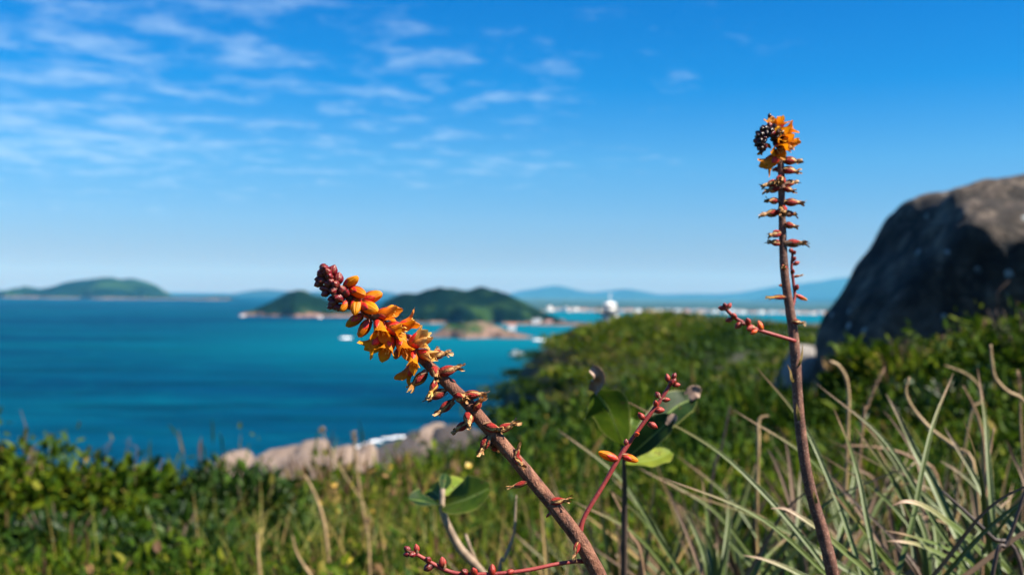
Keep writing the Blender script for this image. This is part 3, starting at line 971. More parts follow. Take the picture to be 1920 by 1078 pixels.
# ------------------------------------------------------------------ two people on the shore rocks
def person(px, py, d, shirt, lean, label):
    foot = at(px, py, d)
    J = {'pel': (0, 0, .92), 'ch': (0, 0, 1.28), 'nk': (0, 0, 1.47), 'hd': (0, .01, 1.58), 'tp': (0, .01, 1.70),
         'ls': (-.19, 0, 1.40), 'le': (-.27, .02, 1.13), 'lw': (-.28, .10, .90), 'rs': (.19, 0, 1.40), 're': (.28, .0, 1.14), 'rw': (.24, .16, .98),
         'lh': (-.10, 0, .88), 'lk': (-.12, .03, .48), 'la': (-.13, 0, .08), 'lt': (-.14, .16, .03), 'rh': (.10, 0, .88), 'rk': (.13, .04, .48), 'ra': (.16, 0, .08), 'rt': (.18, .16, .03)}
    Rr = dict(pel=.15, ch=.16, nk=.06, hd=.10, tp=.07, ls=.07, le=.045, lw=.035, rs=.07, re=.045, rw=.035, lh=.095, lk=.06, la=.04, lt=.03, rh=.095, rk=.06, ra=.04, rt=.03)
    ed = [('pel', 'ch'), ('ch', 'nk'), ('nk', 'hd'), ('hd', 'tp'), ('ch', 'ls'), ('ls', 'le'), ('le', 'lw'), ('ch', 'rs'), ('rs', 're'), ('re', 'rw'), ('pel', 'lh'), ('lh', 'lk'), ('lk', 'la'), ('la', 'lt'),
          ('pel', 'rh'), ('rh', 'rk'), ('rk', 'ra'), ('ra', 'rt')]
    keys = list(J)
    me = bpy.data.meshes.new("person")
    me.from_pydata([J[k] for k in keys], [(keys.index(a), keys.index(b)) for a, b in ed], [])
    o = link("person", me)
    sk = o.modifiers.new("skin", 'SKIN')
    for k, sv in zip(keys, me.skin_vertices[0].data):
        sv.radius = (Rr[k], Rr[k])
        sv.use_root = (k == 'pel')
    sd = o.modifiers.new("sub", 'SUBSURF'); sd.levels = sd.render_levels = 2
    m, nd, lk, bs, out = new_mat("person_clothes")
    co = nd.new('ShaderNodeTexCoord').outputs['Object']
    sp = nd.new('ShaderNodeSeparateXYZ'); lk.new(co, sp.inputs[0])
    mr = nd.new('ShaderNodeMath'); mr.operation = 'DIVIDE'; mr.inputs[1].default_value = 1.8
    lk.new(sp.outputs['Z'], mr.inputs[0])
    r = ramp(nd, [(0, (.35, .2, .14)), (.27, (.03, .04, .07)), (.5, shirt), (.80, (.45, .25, .17)), (.90, (.03, .02, .015))], 'CONSTANT')
    lk.new(mr.outputs[0], r.inputs[0]); lk.new(r.outputs[0], bs.inputs['Base Color'])
    bs.inputs['Roughness'].default_value = .8
    me.materials.append(m)
    o.location = foot
    o.rotation_euler = (0, 0, lean)
    tag(o, label, "person")
    return o


person(577, 846, 163.0, (.55, .03, .03), 2.6, "person in a red top standing on the shore rocks")
person(595, 852, 161.0, (.50, .16, .12), 2.2, "person in a faded red top farther down the shore rocks")


# ------------------------------------------------------------------ foliage
LEAF_STOPS = [(0.0, (0.006, 0.020, 0.004)), (0.30, (0.020, 0.050, 0.005)), (0.58, (0.045, 0.085, 0.004)), (0.78, (0.11, 0.14, 0.006)), (0.88, (0.20, 0.17, 0.03)), (0.95, (0.22, 0.13, 0.055)), (1.0, (0.11, 0.06, 0.035))]
SCRUB = mat_tint_leaf("scrub_leaf", LEAF_STOPS, 0.55, 0.30, 0.08)
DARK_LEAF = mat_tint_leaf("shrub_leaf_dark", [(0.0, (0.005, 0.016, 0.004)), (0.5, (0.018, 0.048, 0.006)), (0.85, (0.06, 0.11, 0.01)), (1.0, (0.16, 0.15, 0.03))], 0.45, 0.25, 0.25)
GRASS = mat_tint_leaf("grass_blade", [(0.0, (0.015, 0.04, 0.004)), (0.4, (0.05, 0.095, 0.006)), (0.65, (0.14, 0.155, 0.02)), (0.82, (0.30, 0.24, 0.06)), (1.0, (0.38, 0.26, 0.10))], 0.5, 0.30, 0.2)


def norm(a):
    return a / np.maximum(np.linalg.norm(a, axis=1, keepdims=True), 1e-9)


def leaf_cloud(name, pos, axis, nrm, length, width, tint, mat, fine=True):
    """many pointed, folded leaves in one mesh"""
    n = len(pos)
    axis = norm(axis)
    side = norm(np.cross(axis, nrm))
    up = np.cross(side, axis)
    L, W = length[:, None], width[:, None]
    if fine:
        pts = [pos, pos + axis * L * .33 - side * W * .5 + up * W * .18, pos + axis * L * .70 - side * W * .36 + up * W * .10, pos + axis * L - up * L * .10,
               pos + axis * L * .70 + side * W * .36 + up * W * .10, pos + axis * L * .33 + side * W * .5 + up * W * .18]
        fpat = [(0, 3, 2, 1), (0, 5, 4, 3)]
    else:
        pts = [pos, pos + axis * L * .5 - side * W * .5 + up * W * .15, pos + axis * L - up * L * .08, pos + axis * L * .5 + side * W * .5 + up * W * .15]
        fpat = [(0, 2, 1), (0, 3, 2)]
    k = len(pts)
    V = np.stack(pts, 1).reshape(-1, 3)
    base = (np.arange(n) * k)[:, None, None]
    Fc = (np.array(fpat)[None] + base).reshape(-1, len(fpat[0]))
    me = bpy.data.meshes.new(name)
    me.vertices.add(len(V)); me.vertices.foreach_set('co', V.astype(np.float32).ravel())
    nl = Fc.size
    me.loops.add(nl); me.loops.foreach_set('vertex_index', Fc.astype(np.int32).ravel())
    me.polygons.add(len(Fc))
    me.polygons.foreach_set('loop_start', np.arange(0, nl, Fc.shape[1], dtype=np.int32))
    me.update(calc_edges=True)
    a = me.attributes.new('tint', 'FLOAT', 'POINT')
    a.data.foreach_set('value', np.repeat(tint, k).astype(np.float32))
    me.materials.append(mat)
    me.validate()
    return me


def dome_leaves(cx, cy, cz, rx, h, n, leaf, rng, tint0, tspread=0.16, inner=0.45, tufts=False):
    """leaves over a bush: (pos, axis, normal, length, width, tint)"""
    d = norm(rng.normal(size=(n, 3)) + np.array([0, -0.15, 0.35]))
    d[:, 2] = np.abs(d[:, 2]) * 1.0 - 0.12
    lump = 1 + 0.42 * np.sin(d[:, 0] * 5.1 + cx * 9) * np.sin(d[:, 1] * 4.3 + cy * 7) + 0.2 * np.sin(d[:, 2] * 6 + cx * 13)
    rad = (inner + (1 - inner) * rng.random(n) ** 0.5) * lump
    pos = np.stack([cx + d[:, 0] * rad * rx, cy + d[:, 1] * rad * rx, cz + np.maximum(d[:, 2], -.1) * rad * h], 1)
    ax = d * 0.8 + rng.normal(size=(n, 3)) * 0.65 + np.array([0, 0, 0.35])
    nm = d * 0.4 + rng.normal(size=(n, 3)) * 0.55 + np.array([0, 0, 0.7])
    L = leaf * rng.uniform(.6, 1.35, n)
    wr = rng.uniform(.22, .62)
    L = L * rng.uniform(.6, 1.35)
    if tufts and rng.random() < .22:          # a tuft of narrow blades instead of leaves
        wr = .075
        L = L * 2.3
        ax = d * .45 + rng.normal(size=(n, 3)) * .22 + np.array([0, 0, 1.0])
        pos[:, 2] -= h * .25
        tint0 = tint0 + .18
    return pos, ax, nm, L, L * wr * rng.uniform(.8, 1.2, n), np.clip(tint0 + rng.uniform(-.12, .12) + rng.normal(size=n) * tspread + 0.10 * (rad - .8), 0, 1)


def gather(lst):
    return [np.concatenate([a[k] for a in lst]) for k in range(6)]


# clearings where the rosettes, the boulder and the named plants stand
def blocked(x, y):
    px = 960 + x / y * F
    if 8.6 < y < 13.5 and px > 1480:
        return True
    return False


rv = random.Random(21)
near, mid_, far = [], [], []
y = 1.75
while y < 118:
    r = min(max(0.060 * y, 0.15), 1.8)
    xw0, xw1 = -0.78 * y - .6, 0.85 * y + .6
    x = xw0 + rv.random() * r
    while x < xw1:
        cx, cy = x + rv.uniform(-.4, .4) * r, y + rv.uniform(-.4, .4) * r
        x += r * 1.05
        if blocked(cx, cy):
            continue
        gz = float(ground(cx, cy)[0])
        if gz < 4.0:
            continue
        px = 960 + cx / cy * F
        pnoise = noise.noise(Vector((cx / (1.2 + .12 * cy), cy / (1.2 + .12 * cy), 2.0)))
        pn2 = noise.noise(Vector((cx / (.5 + .05 * cy), cy / (.5 + .05 * cy), 9.0)))
        h = r * max(.18, 0.85 + 0.9 * pnoise + 0.8 * pn2)
        if 3.0 < cy < 8.7 and 1480 < px < 1660:
            h *= .45
        if 3.4 < cy < 6.5 and px < 560:
            h *= 1.45
        if cy < 12 and px > 480 and px < 1000:
            h *= 0.75                                  # grassy strip in the middle
        if cy < 3.2 and px > 950:
            h *= 0.6
        if cy > 25:
            h *= 0.10 + 0.34 * max(0, pn2 + .15)
        tint0 = 0.42 + 0.22 * pnoise + 0.16 * pn2
        if cy < 12 and px < 620:
            tint0 -= 0.01
        if cy < 12 and 560 < px < 1000:
            tint0 += 0.12
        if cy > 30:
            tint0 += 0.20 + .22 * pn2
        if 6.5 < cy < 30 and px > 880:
            tint0 -= .13  # shade of the hollow put into the leaf tint
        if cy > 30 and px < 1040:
            tint0 -= .18  # leaf tint lowered to paint the shadowed flank of the headland
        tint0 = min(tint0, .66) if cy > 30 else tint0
        n = 150 if cy < 7 else (140 if cy < 30 else 170)
        leaf = min(max(0.0115 * cy, 0.028), 0.30) if cy < 30 else min(.0058 * cy, .42)
        item = dome_leaves(cx, cy, gz - .1 * h, r * 1.0, max(h, .05), n, leaf, RNG, tint0, .27 if (cy < 12 and 520 < px < 1150) else (.13 if cy > 30 else .17), .45, cy < 30)
        (near if cy < 7 else mid_ if cy < 30 else far).append(item)
    y += r * 0.92
for nm, lst, fine, lab in (("scrub_foliage", near, True, "dense low green scrub covering the near slope"), ("scrub_foliage", mid_, False, "green scrub filling the hollow below the headland, shade put into its leaf colour"),
                           ("headland_foliage", far, False, "sunlit olive green scrub covering the rounded headland")):
    g = gather(lst)
    tag(link(nm, leaf_cloud(nm, *g, SCRUB, fine)), lab, kind='stuff')


# grass: thin bent blades
def grass_mesh(name, pts, h, lean, width, tint, mat, segs=4):
    n = len(pts)
    a = RNG.uniform(0, 2 * PI, n)
    dirx = np.stack([np.cos(a), np.sin(a), np.zeros(n)], 1)
    dirx[:, 0] += 0.25
    f = RNG.uniform(0, 2 * PI, n)
    sd = np.stack([np.cos(f), np.sin(f), np.zeros(n)], 1)
    V = np.empty((n, (segs + 1) * 2, 3))
    for s in range(segs + 1):
        t = s / segs
        c = pts + np.array([0, 0, 1.0]) * (h * t * (1 - .25 * lean * t))[:, None] + dirx * (h * lean * t * t)[:, None]
        w = (width * (1 - t) ** .7 * .5 + .0003)[:, None]
        V[:, s * 2] = c - sd * w
        V[:, s * 2 + 1] = c + sd * w
    k = (segs + 1) * 2
    pat = np.array([(2 * s, 2 * s + 1, 2 * s + 3, 2 * s + 2) for s in range(segs)])
    Fc = (pat[None] + (np.arange(n) * k)[:, None, None]).reshape(-1, 4)
    me = bpy.data.meshes.new(name)
    me.vertices.add(n * k); me.vertices.foreach_set('co', V.astype(np.float32).ravel())
    me.loops.add(Fc.size); me.loops.foreach_set('vertex_index', Fc.astype(np.int32).ravel())
    me.polygons.add(len(Fc)); me.polygons.foreach_set('loop_start', np.arange(0, Fc.size, 4, dtype=np.int32))
    me.update(calc_edges=True)
    at_ = me.attributes.new('tint', 'FLOAT', 'POINT')
    at_.data.foreach_set('value', np.repeat(tint, k).astype(np.float32))
    me.materials.append(mat)
    return me


def scatter_grass(name, n, y0, y1, px0, px1, hmin, hmax, label, dry=0.5, width=.004):
    yy = y0 * (y1 / y0) ** RNG.random(n)
    pp = RNG.uniform(px0, px1, n)
    xx = (pp - 960) / F * yy
    cl = np.array([noise.noise(Vector((a * 2.2, b * 2.2, 4))) for a, b in zip(xx, yy)])
    keep = cl > RNG.uniform(-.75, .45, n)
    xx, yy, cl = xx[keep], yy[keep], cl[keep]
    zz = ground(xx, yy)
    k = len(xx)
    me = grass_mesh(name, np.stack([xx, yy, zz - .02], 1), np.minimum(RNG.uniform(hmin, hmax, k) * (1 + .5 * cl), (.07 + .085 * yy) * RNG.uniform(.6, 1.0, k)), RNG.uniform(.05, .9, k), width * RNG.uniform(.7, 1.5, k) * (0.7 + .25 * yy),
                    np.clip(dry + RNG.normal(size=k) * .24, 0, 1), GRASS)
    tag(link(name, me), label, kind='stuff')


scatter_grass("grass", 2300, 1.4, 7.5, 380, 1150, .18, .46, "pale green and straw coloured grass below the orange flower spike", .55)
scatter_grass("grass", 1700, 1.2, 6.5, 1000, 2000, .14, .34, "tangled grass between the spiny rosettes", .42)
scatter_grass("grass", 300, 2.2, 7.0, -80, 420, .15, .4, "thin grass among the leafy bushes by the sea", .45)

# yellowed fallen leaves and tiny yellow flowers as leaf flecks
n = 34
yy = RNG.uniform(2, 4, n); pp = RNG.uniform(560, 900, n); xx = (pp - 960) / F * yy
zz = ground(xx, yy) + RNG.uniform(.06, .34, n)
YEL = mat_tint_leaf("yellow_leaf", [(0, (.55, .42, .04)), (.6, (.62, .36, .06)), (1, (.5, .28, .14))], .5, .3)
tag(link("yellow_leaves", leaf_cloud("yellow_leaves", np.stack([xx, yy, zz], 1), RNG.normal(size=(n, 3)), RNG.normal(size=(n, 3)) + np.array([0, 0, 1]), RNG.uniform(.012, .032, n), RNG.uniform(.01, .022, n), RNG.random(n), YEL)),
    "scattered yellow leaves in the grass", kind='stuff')


# shrubs one can tell apart
SHRUBWOOD = mat_plain("shrub_wood", [(0.3, (0.03, 0.018, 0.012)), (0.7, (0.12, 0.07, 0.045))], 40.0, 0.8, 0.3, 0.002)
def shrub(px, top, d, w, label, mat=SCRUB, tint=.42, n=900, twigs=0, group=None, leaf=None, cat="shrub"):
    x = (px - 960) / F * d
    gz = float(ground(x, d)[0])
    zt = at(px, top, d).z
    h = max(zt - gz, .12)
    e = empty("shrub", (x, d, gz), label, cat, group)
    L = leaf or min(max(.0115 * d, .03), .6)
    parts = []
    rs = random.Random(int(px * 7 + d))
    for k in range(7):
        a = rs.uniform(0, 2 * PI)
        q = rs.uniform(.1, .6) * w
        hh = h * (1.0 if k == 0 else rs.uniform(.55, .95))
        parts.append(dome_leaves(x + math.cos(a) * q * (k > 0), d + math.sin(a) * q * (k > 0), gz + hh * .38, w * rs.uniform(.42, .6), hh * .56, n // 7, L, RNG, tint, .15, .3))
    link("foliage", leaf_cloud("foliage", *gather(parts), mat, d < 12), e)
    mb = MB()
    for k in range(6):
        a = rs.uniform(0, 2 * PI)
        q = w * rs.uniform(.15, .5)
        mb.tube([(x, d, gz - .05), (x + math.cos(a) * q * .4, d + math.sin(a) * q * .4, gz + h * .4), (x + math.cos(a) * q, d + math.sin(a) * q, gz + h * .85)], [.006 * (1 + d * .04), .004 * (1 + d * .04), .0015 * (1 + d * .04)], 6)
    for k in range(twigs):
        a = rs.uniform(0, 2 * PI)
        bx = x + rs.uniform(-.4, .4) * w
        mb.tube([(bx, d, gz + h * .6), (bx + rs.uniform(-.05, .05), d, gz + h), (bx + rs.uniform(-.1, .1), d, gz + h * rs.uniform(1.03, 1.14))], [.003, .0022, .0012], 5)
    link("stems", mb.mesh("stems", [SHRUBWOOD]), e)


shrub(30, 800, 4.4, .42, "tallest bush by the sea, with bare twigs standing above its crown", tint=.54, twigs=1, n=2400)
shrub(165, 850, 4.6, .36, "rounded bush next to the tallest bush by the sea", tint=.48, twigs=2, n=2200)
shrub(265, 838, 5.0, .40, "bush with a loose open top in front of the sea", tint=.52, twigs=2, n=2000)
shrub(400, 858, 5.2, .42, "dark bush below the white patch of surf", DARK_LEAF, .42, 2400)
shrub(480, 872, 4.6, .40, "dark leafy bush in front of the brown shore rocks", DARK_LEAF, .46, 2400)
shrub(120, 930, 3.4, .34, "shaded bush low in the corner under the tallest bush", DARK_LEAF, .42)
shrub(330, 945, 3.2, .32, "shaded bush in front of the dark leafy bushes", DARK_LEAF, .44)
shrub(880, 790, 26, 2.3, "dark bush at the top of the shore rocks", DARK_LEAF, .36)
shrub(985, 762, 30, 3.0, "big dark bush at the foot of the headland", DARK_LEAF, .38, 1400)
shrub(1190, 596, 92, 3.4, "bright green bush on the top of the headland nearest the lighthouse", tint=.58, n=700)
shrub(1262, 592, 94, 4.6, "broad bright green bush crowning the headland", tint=.55, n=900)
shrub(1325, 599, 98, 2.2, "small round bush alone on the headland skyline", tint=.5, n=500)
shrub(1685, 610, 7.4, .62, "pale leafed shrub against the dark foot of the boulder", tint=.60, n=1100)
shrub(1785, 612, 7.0, .62, "yellow green shrub in the middle below the boulder", tint=.62, n=1100)
shrub(1850, 590, 6.6, .52, "grey green shrub climbing the boulder's shaded face", tint=.55, n=1000)
shrub(1925, 548, 5.8, .50, "tall shrub at the picture's edge in front of the boulder", tint=.50, n=1000, twigs=3)
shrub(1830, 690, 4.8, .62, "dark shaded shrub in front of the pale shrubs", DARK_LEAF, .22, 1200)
shrub(1640, 705, 6.4, .4, "low green shrub beneath the boulder's sloping edge", tint=.48, n=900)


# ------------------------------------------------------------------ flower meshes (unit length along +Z, base at the origin)
def lathe(mb, prof, sides, mat, seed=0, amp=0.0, lobes=0.0, u0=0.0, u1=1.0):
    n = len(prof) - 1

    def fn(u, w):
        k = min(int(u * n), n - 1)
        t = u * n - k
        z = prof[k][0] * (1 - t) + prof[k + 1][0] * t
        r = prof[k][1] * (1 - t) + prof[k + 1][1] * t
        a = w * 2 * PI
        r *= 1 + lobes * math.cos(3 * a) + amp * noise.noise(Vector((math.cos(a) * 1.7, math.sin(a) * 1.7, z * 5 + seed)))
        return (r * math.cos(a), r * math.sin(a), z)
    mb.grid(fn, n, sides, mat, True)


def sepals(mb, rfun, top, mat, seed=0, half=1.12, lift=0.022, n3=3, spread=0.0):
    rs = random.Random(seed)
    for k in range(n3):
        a0 = k * 2 * PI / n3 + rs.uniform(-.15, .15)
        tp = top * rs.uniform(.88, 1.08)

        def fn(u, w, a0=a0, tp=tp):
            v = w * 2 - 1
            hw = half * (math.sin(min(1, u * 1.25 + .25) * PI / 2)) * max(0.0, 1 - max(0, u - .35) / .65) ** .62
            z = u * tp
            r = rfun(z) + lift * (1 - .6 * v * v) + spread * u * u
            a = a0 + v * hw
            return (r * math.cos(a), r * math.sin(a), z)
        mb.grid(fn, 7, 6, mat)


def bract(mb, mat, r0, ln, seed=0):
    rs = random.Random(seed)
    a0 = rs.uniform(0, 2 * PI)
    def fn(u, w):
        v = w * 2 - 1
        a = a0 + v * .75 * (1 - u) ** .8
        r = r0 + .03 + .10 * u
        return (r * math.cos(a), r * math.sin(a), -.04 + u * ln)
    mb.grid(fn, 5, 4, mat)


def rc(z):     # closed corolla radius
    return 0.275 * max(0.0, math.sin(PI * min(1, (z * .84 + .12)))) ** .62


def make_closed(seed):
    mb = MB()
    prof = [(z, rc(z) * (1 if z < .97 else .6)) for z in np.linspace(0, 1, 13)]
    prof[-1] = (1.0, .01)
    lathe(mb, prof, 18, 0, seed, .10, .09)
    cm = MB()
    sepals(cm, rc, .66, 0, seed, 1.0, .03)
    bract(cm, 1, .16, .38, seed)
    return mb.mesh("flower", [PETAL]), cm.mesh("calyx", [SEPAL, BRACT])


def ro(z):
    return 0.12 + 0.12 * math.sin(min(1, z / .42) * PI / 2) - 0.02 * max(0, min(1, (z - .42) / .25))


def make_open(seed, petal=PETAL, sep=SEPAL, flare=.20):
    rs = random.Random(seed)
    mb = MB()
    for k in range(3):
        a0 = k * 2 * PI / 3 + PI / 3 + rs.uniform(-.12, .12)
        fl = flare * rs.uniform(.65, 1.3)
        ln = rs.uniform(.88, 1.03)
        sd = rs.random() * 9

        def fn(u, w, a0=a0, fl=fl, ln=ln, sd=sd):
            v = w * 2 - 1
            hw = 1.18 if u < .62 else 1.18 * max(.03, 1 - ((u - .62) / .40) ** 2) ** .5
            z = u * ln
            open_ = max(0, (u - .5) / .5)
            r = ro(z) + fl * open_ ** 1.5 + .05 * open_ * (1 - v * v) + .018 * math.sin(v * 5 + sd) * open_ + .035 * open_ * noise.noise(Vector((u * 4, v * 2, sd)))
            a = a0 + v * hw * (1 - .22 * open_)
            return (r * math.cos(a), r * math.sin(a), z - .13 * open_ * open_ * v * v + .03 * noise.noise(Vector((v * 3, sd, u * 3))) * open_)
        mb.grid(fn, 11, 8, 0)
    cm = MB()
    sepals(cm, ro, .56, 0, seed, 1.0, .03)
    bract(cm, 1, .14, .34, seed)
    st = MB()
    for k in range(6):
        a = k * PI / 3 + rs.uniform(-.2, .2)
        e = Vector((.11 * math.cos(a), .11 * math.sin(a), rs.uniform(.58, .72)))
        st.tube([(.06 * math.cos(a), .06 * math.sin(a), .2), e * .85, e], [.012, .012, .012], 5)
        st.tube([e, e + Vector((.02 * math.cos(a), .02 * math.sin(a), .05)), e + Vector((.03 * math.cos(a), .03 * math.sin(a), .10))], [.02, .03, .012], 5)
    return mb.mesh("flower", [petal]), cm.mesh("calyx", [sep, BRACT]), st.mesh("stamens", [ANTHER])


def rw(z):
    return 0.205 * math.sin(PI * min(1, max(0.0, (z + .10) / .86))) ** .9 if z < .66 else .07


def make_withered(seed, petal=PETAL_DRY):
    rs = random.Random(seed)
    mb = MB()
    prof = [(z, max(rw(z) * .96, .045)) for z in np.linspace(0, .8, 11)]
    lathe(mb, prof, 13, 0, seed, .3, .06)
    # shrivelled, ragged ends of the petals
    for k in range(8):
        a0 = k / 8 * 2 * PI + rs.uniform(-.3, .3)
        ln = rs.uniform(.78, 1.06)
        bend = rs.uniform(-.05, .20)
        tw = rs.uniform(-.9, .9)
        hw = rs.uniform(.35, .8)

        def fn(u, w, a0=a0, ln=ln, bend=bend, tw=tw, hw=hw):
            v = w * 2 - 1
            z = .5 + u * (ln - .5)
            r = .105 * (1 - .30 * u) + bend * u * u + .03 * math.sin(u * 9 + a0)
            a = a0 + v * hw * (1.45 - u) + tw * u
            return (r * math.cos(a), r * math.sin(a), z + .02 * v)
        mb.grid(fn, 5, 2, 0)
    cm = MB()
    sepals(cm, rw, .64, 0, seed, .95, .03, 3, rs.uniform(-.03, .05))
    bract(cm, 1, .13, .34, seed)
    return mb.mesh("withered_flower", [petal]), cm.mesh("calyx", [SEPAL_DRY, BRACT])


def rb(z):
    return 0.36 * max(0.0, math.sin(PI * min(1, (z * .88 + .10)))) ** .75


def make_bud(seed, mat, slim=1.0):
    mb = MB()
    prof = [(z, rb(z) * .93 * slim) for z in np.linspace(0, 1, 9)]
    prof[-1] = (1.0, .02)
    lathe(mb, prof, 12, 0, seed, .06)
    sepals(mb, lambda z: rb(z) * slim, .93, 0, seed, 1.10, .025)
    bract(mb, 1, .26 * slim, .5, seed)
    return mb.mesh("bud", [mat, BRACT])


def merged(meshes):
    """join meshes (for flowers on side branches, which are the deepest level already)"""
    import bmesh
    bm = bmesh.new()
    mats = []
    uvs = []
    for me in meshes:
        off = len(mats)
        mats += list(me.materials)
        nf = len(bm.faces)
        bm.from_mesh(me)
        bm.faces.ensure_lookup_table()
        for f in bm.faces[nf:]:
            f.material_index += off
    out = bpy.data.meshes.new("flower")
    bm.to_mesh(out)
    bm.free()
    for m in mats:
        out.materials.append(m)
    return out


CLOSED = [make_closed(i) for i in range(5)]
OPEN = [make_open(20 + i) for i in range(6)]
FADED = [make_open(50 + i, PETAL_FADED, SEPAL, .05) for i in range(3)]
WITH = [make_withered(80 + i) for i in range(6)]
WITH_O = [make_withered(90 + i, PETAL_FADED) for i in range(3)]
BUDM = [make_bud(120 + i, BUD_DARK) for i in range(5)]
BUDR = [make_bud(140 + i, BUD_RED, .88) for i in range(4)]
BUDO = [make_bud(150 + i, BUD_ORANGE, .72) for i in range(3)]
BUDK = [make_bud(160 + i, BUD_BLACK) for i in range(3)]
CLOSED_1 = [merged(c) for c in CLOSED[:3]]
WITH_1 = [merged(c) for c in WITH[:3]]
rf = random.Random(77)
PEDI = mat_plain("pedicel_brown", [(0.3, (0.14, 0.05, 0.035)), (0.7, (0.33, 0.14, 0.10))], 80.0, 0.6, 0.3, 0.0005)


class Spike:
    """a flowering stem drawn through photo pixels at one depth"""

    def __init__(self, name, pts, depth, label, mat, sides=18, amp=.10):
        # pts: (px, py, width px, depth offset m)
        self.d = depth
        sp = spline(pts, 70)
        self.px = np.array(sp)
        self.e = empty(name, at(pts[-1][0], pts[-1][1], depth + pts[-1][3]), label, "flower spike")
        mb = MB()
        mb.tube([at(p[0], p[1], depth + p[3]) for p in sp], [max(p[2], 3) / 2 / F * depth for p in sp], sides, 0, amp, 3)
        self.stem = link("stem", mb.mesh("stem", [mat]), self.e)

    def near(self, x, y):
        k = int(np.argmin((self.px[:, 0] - x) ** 2 + (self.px[:, 1] - y) ** 2))
        return self.px[k]

    def put(self, meshes, bx, by, tx, ty, front, L0, wide=1.0, name=None, parent=None, pedicel=True):
        """front > 0 leans towards the camera, < 0 away; L0 true length in px"""
        s = self.near(bx, by)
        proj = math.hypot(tx - bx, ty - by)
        dz = math.sqrt(max(L0 * L0 - proj * proj, (0.15 * L0) ** 2)) / F * self.d
        sg = 1 if front > 0 else -1
        dd = self.d + s[3]
        rad = s[2] / 2 / F * dd
        lat = math.hypot(bx - s[0], by - s[1]) / F * dd
        inb = math.sqrt(max(rad * rad - lat * lat, 0)) * .8
        p0 = at(bx, by, dd - sg * inb)
        p1 = at(tx, ty, dd - sg * inb - sg * dz * abs(front))
        ax = (p1 - p0)
        ln = ax.length
        q = ax.to_track_quat('Z', 'Y')
        M = Matrix.Translation(p0) @ q.to_matrix().to_4x4() @ Matrix.Rotation(rf.uniform(0, 2 * PI), 4, 'Z') @ Matrix.Diagonal((ln * wide, ln * wide, ln, 1))
        par = parent or self.e
        nm = name or meshes[0].name.split('.')[0]
        o = bpy.data.objects.new(nm, meshes[0])
        COL.objects.link(o)
        o.parent = par
        o.matrix_parent_inverse = par.matrix_world.inverted()
        o.matrix_world = M
        for me in meshes[1:]:
            c = bpy.data.objects.new(me.name.split('.')[0], me)
            COL.objects.link(c)
            c.parent = o
        if pedicel:
            mb = MB()
            a = at(s[0], s[1], dd)
            r = 3.0 / F * self.d
            mb.tube([a, a.lerp(p0, .6), p0 + ax * .06], [r * 1.3, r, r * 1.15], 8)
            pm = bpy.data.objects.new("pedicel", mb.mesh("pedicel", [PEDI]))
            COL.objects.link(pm)
            pm.parent = o
            pm.matrix_parent_inverse = M.inverted()
        return o


# ------------------------------------------------------------------ the leaning spike in focus
LS = Spike("flower_spike", [(608, 508, 7, 0), (622, 526, 10, 0), (640, 545, 13, 0), (668, 568, 15, 0), (700, 592, 16, 0), (735, 622, 17, 0), (772, 655, 19, 0), (808, 688, 20, 0), (843, 722, 22, 0),
                            (878, 757, 23, 0), (918, 805, 24, 0), (960, 853, 25, 0), (1003, 905, 26, 0), (1045, 957, 27, 0), (1082, 1005, 28, 0), (1108, 1050, 29, 0), (1135, 1110, 30, .005),
                            (1150, 1200, 31, .02), (1158, 1450, 34, .04), (1160, 2100, 38, .07), (1160, 2950, 42, .08)],
           FOCUS, "leaning brown stem with orange tubular flowers and maroon buds, in sharp focus", STEM)
S1 = 3.593


def z1(x, y):
    return x / S1 + 560, y / S1 + 480


# dark buds of the tip: (x, y) centres in the enlarged view
TIPB = [(170, 82, 16), (232, 92, 20), (148, 120, 15), (205, 135, 15), (213, 168, 16), (270, 145, 19), (157, 165, 17), (128, 157, 13), (127, 190, 13), (165, 218, 15), (186, 222, 16), (237, 230, 19),
        (325, 187, 16), (320, 247, 17), (176, 254, 14), (217, 290, 14), (270, 282, 16), (228, 316, 15), (214, 340, 14), (250, 345, 14), (272, 350, 12), (195, 185, 15), (245, 190, 16), (290, 225, 15), (190, 105, 15), (250, 262, 15)]
LEFT_AX = np.array([(600, 500), (612, 516), (626, 534), (642, 552), (660, 566), (676, 578)], float)
for i, (x, y, sz) in enumerate(TIPB):
    cx, cy = z1(x, y)
    k = int(np.argmin(((LEFT_AX - (cx, cy)) ** 2).sum(1)))
    ax_ = LEFT_AX[k]
    ox, oy = cx - ax_[0], cy - ax_[1]
    off = math.hypot(ox, oy)
    Rb = 17.0
    dep = math.sqrt(max(Rb * Rb - off * off, 20))
    nx = ox * .45 - 3.5
    ny = oy * .45 - 3.5
    c3 = at(cx, cy, FOCUS - dep / F * FOCUS)
    b3 = at(cx - nx - ox * .15, cy - ny - oy * .15, FOCUS - dep * .35 / F * FOCUS)
    ax = (c3 - b3).normalized()
    ln = sz * rf.uniform(1.05, 1.5) / F * FOCUS
    b3 = c3 - ax * ln * .55
    M = Matrix.Translation(b3) @ ax.to_track_quat('Z', 'Y').to_matrix().to_4x4() @ Matrix.Rotation(rf.uniform(0, 6), 4, 'Z') @ Matrix.Diagonal((ln * 1.08, ln * 1.08, ln, 1))
    o = bpy.data.objects.new("bud", BUDM[i % 5]); COL.objects.link(o)
    o.parent = LS.e; o.matrix_parent_inverse = LS.e.matrix_world.inverted(); o.matrix_world = M
# back of the tip, unseen side
for i in range(16):
    k = rf.randrange(1, 6)
    p = LEFT_AX[k] + (rf.uniform(-7, 7), rf.uniform(-7, 7))
    LS.put([BUDM[i % 5]], p[0], p[1], p[0] + rf.uniform(-9, 5), p[1] + rf.uniform(-5, 6), -1, 20, 1.0, "bud", None, False)

